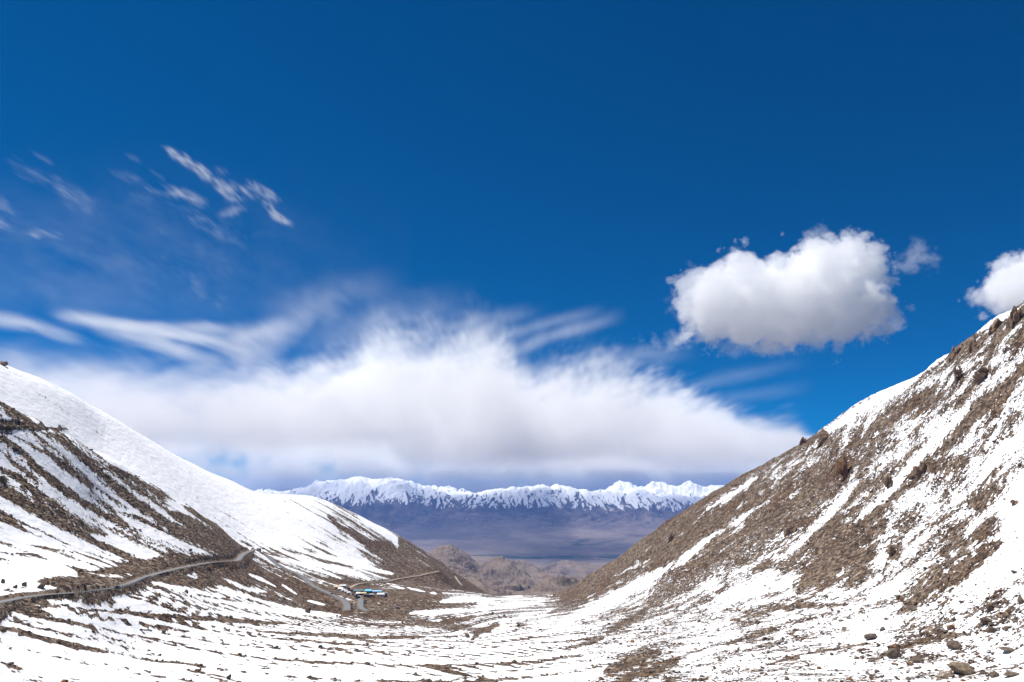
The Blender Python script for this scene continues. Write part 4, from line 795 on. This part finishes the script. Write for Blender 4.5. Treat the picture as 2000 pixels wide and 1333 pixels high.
#@@BUILT
# ================================================================== WALLS, RAILING, POLES, HOUSES, VEHICLES
class Build:
    """collects boxes and prisms for one mesh"""
    def __init__(self): self.v = []; self.f = []
    def box(self, c, s_, yaw=0.0, taper=1.0):
        k_ = len(self.v); ca_, sa_ = math.cos(yaw), math.sin(yaw)
        for dz in (-.5, .5):
            for dx, dy in ((-.5,-.5),(.5,-.5),(.5,.5),(-.5,.5)):
                g = taper if dz > 0 else 1; x, y = dx*s_[0]*g, dy*s_[1]*g
                self.v.append((c[0]+x*ca_-y*sa_, c[1]+x*sa_+y*ca_, c[2]+dz*s_[2]))
        self.f += [(k_+0,k_+3,k_+2,k_+1),(k_+4,k_+5,k_+6,k_+7)] + [(k_+a, k_+(a+1)%4, k_+4+(a+1)%4, k_+4+a) for a in range(4)]; return self
    def prism(self, prof, x0, x1):
        """profile of (y, z) drawn out from x0 to x1"""
        k_ = len(self.v); n_ = len(prof)
        for x in (x0, x1): self.v += [(x, y, z) for y, z in prof]
        self.f += [tuple(k_+a for a in range(n_)), tuple(k_+n_+a for a in reversed(range(n_)))] + [(k_+(a+1)%n_, k_+a, k_+n_+a, k_+n_+(a+1)%n_) for a in range(n_)]; return self
    def tube(self, a, b, r0, r1=None, n_=8):
        r1 = r0 if r1 is None else r1; a, b = Vector(a), Vector(b); d = (b-a).normalized(); e1 = d.orthogonal().normalized(); e2 = d.cross(e1); k_ = len(self.v)
        for p, r_ in ((a, r0), (b, r1)): self.v += [tuple(p + (e1*math.cos(2*math.pi*q/n_) + e2*math.sin(2*math.pi*q/n_))*r_) for q in range(n_)]
        self.f += [tuple(k_+q for q in reversed(range(n_))), tuple(k_+n_+q for q in range(n_))] + [(k_+q, k_+(q+1)%n_, k_+n_+(q+1)%n_, k_+n_+q) for q in range(n_)]; return self
    def make(self, name, mat, parent=None): return mesh_obj(name, self.v, self.f, mat, parent)
def thing(name, loc, yaw, label, cat, group=None):
    o = bpy.data.objects.new(name, None); COL.objects.link(o); o.location = loc; o.rotation_euler = (0, 0, yaw); return tag(o, label, cat, group)
# --- masonry walls holding up the road
wall_m = Mat('dark_masonry', 0.9, 0.1); wc_ = wall_m.voro(1.6, out='Color'); wsp_ = wall_m.n('ShaderNodeSeparateColor'); wall_m.put(wc_, wsp_.inputs[0])
wall_m.base(wall_m.ramp(wsp_.outputs[0], [(0, (.045, .036, .030)), (1, (.115, .092, .075))])); wall_m.bump(wall_m.voro(1.6), 0.3, 1.0)
def retaining_wall(C, u0, u1, width, h, label):
    uu_ = unpx(C[:, 0], C[:, 1], C[:, 2])[0]; P = C[(uu_ > u0) & (uu_ < u1)]
    if len(P) < 3: print('short wall', u0, len(P)); return
    d = np.gradient(P[:, :2], axis=0); d /= np.linalg.norm(d, axis=1, keepdims=True)+1e-9; n_ = np.c_[d[:, 1], -d[:, 0]]
    if (n_*P[:, :2]).sum() > 0: n_ = -n_
    e_ = np.sin(np.linspace(0.12, math.pi-0.12, len(P)))**0.5; V_ = []
    for off, dz in ((0.6, 0.35), (1.3, 0.35), (2.2, -h), (0.6, -h)): V_.append(np.c_[P[:, :2] + n_*(width/2+off), P[:, 2] + np.where(dz < 0, dz*e_ - 0.3, dz)])
    V_ = np.stack(V_, 1); m_ = len(P); F = []
    for a in range(m_-1):
        for q in range(4): F.append((a*4+q, a*4+(q+1) % 4, (a+1)*4+(q+1) % 4, (a+1)*4+q))
    F += [(0, 3, 2, 1), tuple((m_-1)*4+q for q in range(4))]
    return tag(mesh_obj('retaining_wall', V_.reshape(-1, 3), F, wall_m.m), label, 'retaining wall', 'masonry walls under the road')
retaining_wall(R_main, 64, 128, 6.5, 6.0, 'long dark stone retaining wall under the road at far left')
retaining_wall(R_main, 298, 320, 6.5, 2.6, 'short dark retaining wall under the middle of the left road')
retaining_wall(R_main, 402, 432, 6.5, 3.2, 'dark retaining wall under the road close to the spur nose')
# --- the built-up corner on the spur nose
hn = R_main[-1]
t = thing('lookout_platform', (hn[0]+2, hn[1]+3, hn[2]), -0.35, 'grey walled road corner standing out at the nose of the left spur', 'lookout')
Build().box((0, 0, -1.6), (14, 9, 3.4), 0, 1.0).make('masonry_base', plain('grey_masonry', (.20, .175, .15), .9, .3, .8), t)
Build().box((0, 0, 0.2), (13.6, 8.6, 0.2)).make('paved_top', am.m, t)
Build().box((1, 4.2, 0.75), (11.5, 0.5, 1.0)).box((6.5, 0.5, 0.75), (0.5, 6.8, 1.0)).make('parapet', plain('pale_parapet', (.33, .29, .25), .9, .2, .8), t)
# --- guard railing on the outer edge of the left road
uu_ = unpx(R_main[:, 0], R_main[:, 1], R_main[:, 2])[0]; P = R_main[(uu_ > 131) & (uu_ < 286)]
d = np.gradient(P[:, :2], axis=0); d /= np.linalg.norm(d, axis=1, keepdims=True); n_ = np.c_[d[:, 1], -d[:, 0]]; n_ = -n_ if (n_*P[:, :2]).sum() > 0 else n_
E_ = np.c_[P[:, :2] + n_*4.0, P[:, 2]]
rail_m = plain('dark_painted_steel', (.035, .045, .055), .55, .2, 2, .4)
t = thing('guard_railing', tuple(E_[0]), 0, 'dark steel guard railing with many posts along the left road', 'railing')
for q in range(0, len(E_), 1):
    p = E_[q]-E_[0]; Build().box((p[0], p[1], p[2]+0.6), (.22, .22, 1.7)).make('post', rail_m, t)
for hh in (0.62, 1.25):
    B_ = Build()
    for a, b in zip(E_[:-1]-E_[0], E_[1:]-E_[0]): B_.tube((a[0], a[1], a[2]+hh), (b[0], b[1], b[2]+hh), .10, n_=6)
    B_.make('rail', rail_m, t)
# --- poles across the valley floor
pole_m = plain('weathered_pole', (.20, .185, .17), .8, .15, 1.5)
iron_m = plain('dark_iron', (.06, .06, .06), .6, .1, 3)
poles = [(802,1249,16,0,'thin pole on the snow left of the bare rubble, farthest left of all poles'),(836,1270,14,1,'thin pole with a wide crossarm on snow left of the stream'),(848,1289.5,14.5,0,'thin pole in clean snow above the crossed stone bands'),(873.5,1306,13.5,0,'thin pole rising from a thin stone band left of the stream'),
 (941.5,1327,18.5,0,'tallest looking pole, at the bottom edge left of the stream bend'),(1012,1203,12,0,'thin far pole in the valley middle beside a snow patch'),(977,1193,9,0,'faint thin pole farthest up the valley'),(1058.6,1221,13,0,'thin pole on snow right of the small stony mound'),
 (1086,1234,11,1,'short bent-topped pole between thin stone streaks'),(1117,1243,14,0,'thin pole just above a long stone streak at valley right'),(1153,1249,11,0,'thin pole at the upper end of a stone streak'),(1194,1274,16.5,0,'thin pole on open snow above the big bare mounds'),
 (1258,1265,14,0,'thin pole at the left tip of a long earth band'),(1448,1264,10,0,'thin pole among stones at the foot of the right slope'),(1613,1258,19,0,'thin pole over a faint track on the right snow field'),(1778,1258.5,20,1,'thin pole with a box standing on the stone ridge at right'),(1949,1247,18,0,'thin leaning pole nearest the right edge, among brown boulders')]
for u, v, hp_, arm, lb in poles:
    h = ground_hit(u, v)
    if h is None: continue
    H = hp_*np.linalg.norm(h)/FPX; t = thing('utility_pole', tuple(h), -math.atan2(h[0], h[1]), lb, 'pole', 'thin poles across the snowy valley')
    Build().tube((0, 0, -0.6), (0.04*H*(u == 1949), 0, H), .17, .10, 8).make('shaft', pole_m, t)
    if arm:
        wd_ = 2.6 if u == 836 else 1.2; a_ = Build().box((0, 0, H*0.62 if u == 836 else H*0.94), (wd_*1.6 if u == 836 else wd_, .14, .14)).make('crossarm', iron_m, t)
    if u == 1778: Build().box((-0.35, -0.2, H*0.42), (.8, .5, 1.0)).make('switch_box', iron_m, t)
# --- houses and sheds of the road-side post
def house(u, v, wpx, dep, wall_h, roof_h, roof_c, wall_c, label, yaw=0.0, kind='gable', doors=1, wins=2, cat='hut'):
    h = ground_hit(u, v)
    if h is None: print('no site', u, v); return
    W_ = wpx*np.linalg.norm(h)/FPX; y0 = dep/2
    t = thing('hut' if W_ < 14 else 'long_shed', (h[0], h[1]+y0, h[2]+0.1), yaw - math.atan2(h[0], h[1])*0.6, label, cat, 'buildings of the road-side post')
    wm = plain('wall_paint', wall_c, .9, .18, .6); rm = plain('sheet_roof', roof_c, .6, .12, .5, .35)
    Build().box((0, 0, wall_h/2-1.2), (W_, dep, wall_h+2.4)).make('wall', wm, t)
    ov = 0.5
    if kind == 'gable': Build().prism([(-dep/2-ov, wall_h-0.12), (0, wall_h+roof_h), (dep/2+ov, wall_h-0.12), (dep/2+ov, wall_h+0.08), (0, wall_h+roof_h+0.22), (-dep/2-ov, wall_h+0.08)][::-1], -W_/2-ov, W_/2+ov).make('roof', rm, t); Build().prism([(-dep/2+.02, wall_h-.1), (dep/2-.02, wall_h-.1), (0, wall_h+roof_h-.05)], -W_/2+.02, W_/2-.02).make('gable', wm, t)
    elif kind == 'shed': Build().prism([(-dep/2-ov, wall_h), (dep/2+ov, wall_h+roof_h), (dep/2+ov, wall_h+roof_h+.2), (-dep/2-ov, wall_h+.2)], -W_/2-ov, W_/2+ov).make('roof', rm, t)
    else:
        pr_ = [(math.cos(a)*dep*0.55, wall_h*0.6 + math.sin(a)*(roof_h+wall_h*0.4)) for a in np.linspace(0, math.pi, 11)]; Build().prism(pr_, -W_/2-.3, W_/2+.3).make('roof', rm, t)
    wood = plain('door_wood', (.06, .05, .045), .8, .2, 2); gl = plain('dark_glass', (.02, .025, .03), .2, .1, 2, .5); fr = plain('white_frame', (.6, .6, .58), .7, .1, 2)
    n_o = doors+wins
    for q in range(n_o):
        x = -W_/2 + W_*(q+0.5)/n_o
        if q < doors: Build().box((x, -dep/2-.04, 1.0), (1.1, .14, 2.1)).make('door', wood, t)
        else:
            f_ = Build().box((x, -dep/2-.03, 1.5), (1.5, .12, 1.2)).make('window', fr, t); Build().box((x, -dep/2-.08, 1.5), (1.2, .08, .9)).make('pane', gl, f_)
sky_b, pale_b, teal, white_, tan_, grey_ = (.10, .42, .62), (.24, .44, .62), (.05, .13, .15), (.72, .73, .74), (.52, .38, .22), (.30, .31, .33)
house(657.5,1150,11,6,2.2,1.6,tan_,(.30,.25,.2),'tan-roofed hut at the upper left end of the road-side post',.2,'shed'); house(668.5,1147.8,11,6,2.2,1.6,(.5,.52,.57),(.12,.12,.13),'grey-roofed hut behind the tan one, highest of the left huts',.15,'shed')
house(664,1153.6,8,6,2.2,1.6,white_,(.15,.16,.18),'white-roofed hut just below the tan-roofed one',.3,'shed'); house(669.5,1156.2,6.5,5,2,1.4,white_,(.08,.08,.09),'small white-topped tent in the middle of the left row',.3,'round',1,0,'tent')
house(675,1158.4,5,5,2,1.4,white_,(.08,.08,.09),'small white tent third from the lower end of the left row',.3,'round',1,0,'tent'); house(680,1161.4,5.5,5,2.2,1.6,(.80,.81,.82),(.1,.1,.11),'white domed tent at the lower end of the left row',.3,'round',1,0,'tent')
house(699.5,1158.2,17,7,2.6,1.8,teal,(.06,.08,.09),'long shed with a dark teal roof, left of the bright blue one',.05,'gable',2,5,'shed'); house(718,1158.4,10.5,7,2.6,2.0,sky_b,(.08,.10,.12),'shed with a bright sky-blue roof in the middle of the row',0,'shed',1,3,'shed')
house(734,1159.4,19.5,8,2.4,2.2,pale_b,(.10,.12,.15),'long barrel-roofed pale blue shed at the right of the row',-.03,'round',2,5,'shed'); house(698.5,1162.8,6.5,5,2.4,1.4,white_,(.45,.44,.42),'white-roofed hut in front of the teal-roofed shed',0,'shed')
house(708.5,1162.6,10.5,4,2.3,1.2,(.55,.45,.26),(.16,.12,.09),'hut with a straw-yellow roof in front of the bright blue shed',0,'shed',1,3); house(715,1166.2,9,6,2.6,1.2,(.035,.037,.045),(.05,.05,.055),'black flat-roofed hut below the straw-yellow roof',0,'shed')
house(724.5,1165,7,5,2.4,1.2,grey_,(.24,.23,.22),'grey stone hut with a crooked roof under the barrel-roofed shed',.15,'gable'); house(742.5,1166,12,7,3.6,1.2,(.74,.75,.76),(.70,.70,.70),'white flat building at the right end of the post',0,'shed',1,3,'house')
house(753.2,1166,3.6,5,5.2,.6,(.18,.19,.21),(.17,.18,.2),'narrow grey tower-like hut right of the white building',0,'shed',1,1); house(776,1189,6,5,1.6,.8,(.09,.075,.065),(.10,.082,.07),'low dark stone hut alone beside the rubble right of the hairpin',.1,'shed',1,0)
# --- vehicles
glass_m = plain('car_glass', (.015, .018, .022), .12, .1, 3, .6); tyre_m = plain('tyre_rubber', (.02, .02, .02), .9, .1, 3); rim_m = plain('steel_rim', (.35, .35, .36), .4, .1, 4, .5); lamp_m = plain('lamp_glass', (.75, .74, .70), .2, .05, 3, .5)
def car(u, v, yaw, c, label, kind='car'):
    h = ground_hit(u, v)
    if h is None: return
    truck = kind in ('truck', 'bus'); L_, Wd, H = (7.6, 2.4, 3.0) if truck else (4.4, 1.85, 1.75)
    t = thing('parked_truck' if kind == 'truck' else 'bus' if kind == 'bus' else 'car', (h[0], h[1], float(ground_z(h[0], h[1]))+0.12), yaw, label, kind, 'vehicles on the road and at the post')
    pm = plain('vehicle_paint', c, .35, .06, 1, .5); a = L_/2
    if kind == 'car':
        prof = [(-a, .35), (-a, .85), (-a*.52, 1.02), (-a*.28, 1.62), (a*.62, 1.70), (a*.93, 1.05), (a, .95), (a, .35)]
    elif kind == 'bus': prof = [(-a, .4), (-a, 1.5), (-a*.95, H), (a, H), (a, .4)]
    else: prof = [(-a, .5), (-a, 1.4), (-a*.92, 2.5), (-a*.5, 2.55), (-a*.48, 1.1), (-a*.42, 1.1), (-a*.40, 3.0), (a, 3.0), (a, .5)]
    Build().prism(prof, -Wd/2, Wd/2).make('body', pm, t)
    gz0, gz1 = (1.08, 1.56) if kind == 'car' else (1.6, 2.4); gx1 = a*.55 if kind != 'truck' else -a*.6
    for sx in (-1, 1): Build().box((sx*(Wd/2+.005), (gx1-a*.3)/2 if kind == 'car' else (gx1-a*.9)/2, (gz0+gz1)/2), (.04, abs(gx1+a*.22) if kind == 'car' else abs(gx1+a*.85), gz1-gz0)).make('side_window', glass_m, t)
    Build().box((0, -a*.42 if kind == 'car' else -a*.985, (gz0+gz1)/2-.02), (Wd*.82, .30 if kind == 'car' else .12, gz1-gz0)).make('windscreen', glass_m, t)
    for sx in (-1, 1):
        Build().box((sx*Wd*.36, -a-.01, .72 if not truck else .95), (.34, .08, .18)).make('headlight', lamp_m, t)
        for y in (-a*.62, a*.62):
            r_ = .36 if not truck else .5; wh = Build().tube((sx*(Wd/2-.14), y, r_*.9), (sx*(Wd/2+.06), y, r_*.9), r_, n_=14).make('wheel', tyre_m, t); Build().tube((sx*(Wd/2+.05), y, r_*.9), (sx*(Wd/2+.08), y, r_*.9), r_*.55, n_=12).make('rim', rim_m, wh)
car(230,1149.3,1.35,(.02,.06,.10),'dark blue car driving behind the guard railing on the left road'); car(281,1137.5,.9,(.05,.05,.06),'dark car parked on the gravel beyond the end of the railing'); car(648,1161.2,-.6,(.03,.03,.035),'black car coming down the road above the hairpin')
car(711,1176.3,-.3,(.05,.12,.26),'blue car on the lower road below the huts'); car(703.5,1166.6,.3,(.75,.76,.78),'white car beside the straw-roofed hut'); car(707,1169,.2,(.5,.45,.42),'beige car at the top of the lower road')
for q_, (u, v, k_, c_, lb) in enumerate([(689,1163,'car',(.02,.025,.03),'black car at the upper end of the dark row of vehicles'),(692.5,1165,'car',(.05,.045,.045),'second vehicle down the dark row, a dark brown car'),(695.5,1166.8,'truck',(.03,.035,.03),'dark covered truck in the dark row of vehicles'),(699.2,1169,'bus',(.025,.028,.035),'dark bus at the lower end of the row, by the lower road'),
   (680.5,1151.5,'truck',(.03,.04,.05),'dark truck parked above the left end of the teal roof'),(686,1156,'truck',(.04,.035,.03),'dark truck in the yard between tents and teal roof'),(683,1154,'car',(.03,.03,.04),'dark car between the two trucks in the yard'),(690.5,1157.5,'car',(.08,.075,.07),'grey car by the left wall of the teal-roofed shed')]): car(u, v, -.55 if q_ < 4 else .7, c_, lb, k_)
print('built', round(time.time()-T0, 1))
#@@END
print('script', round(time.time()-T0, 1))
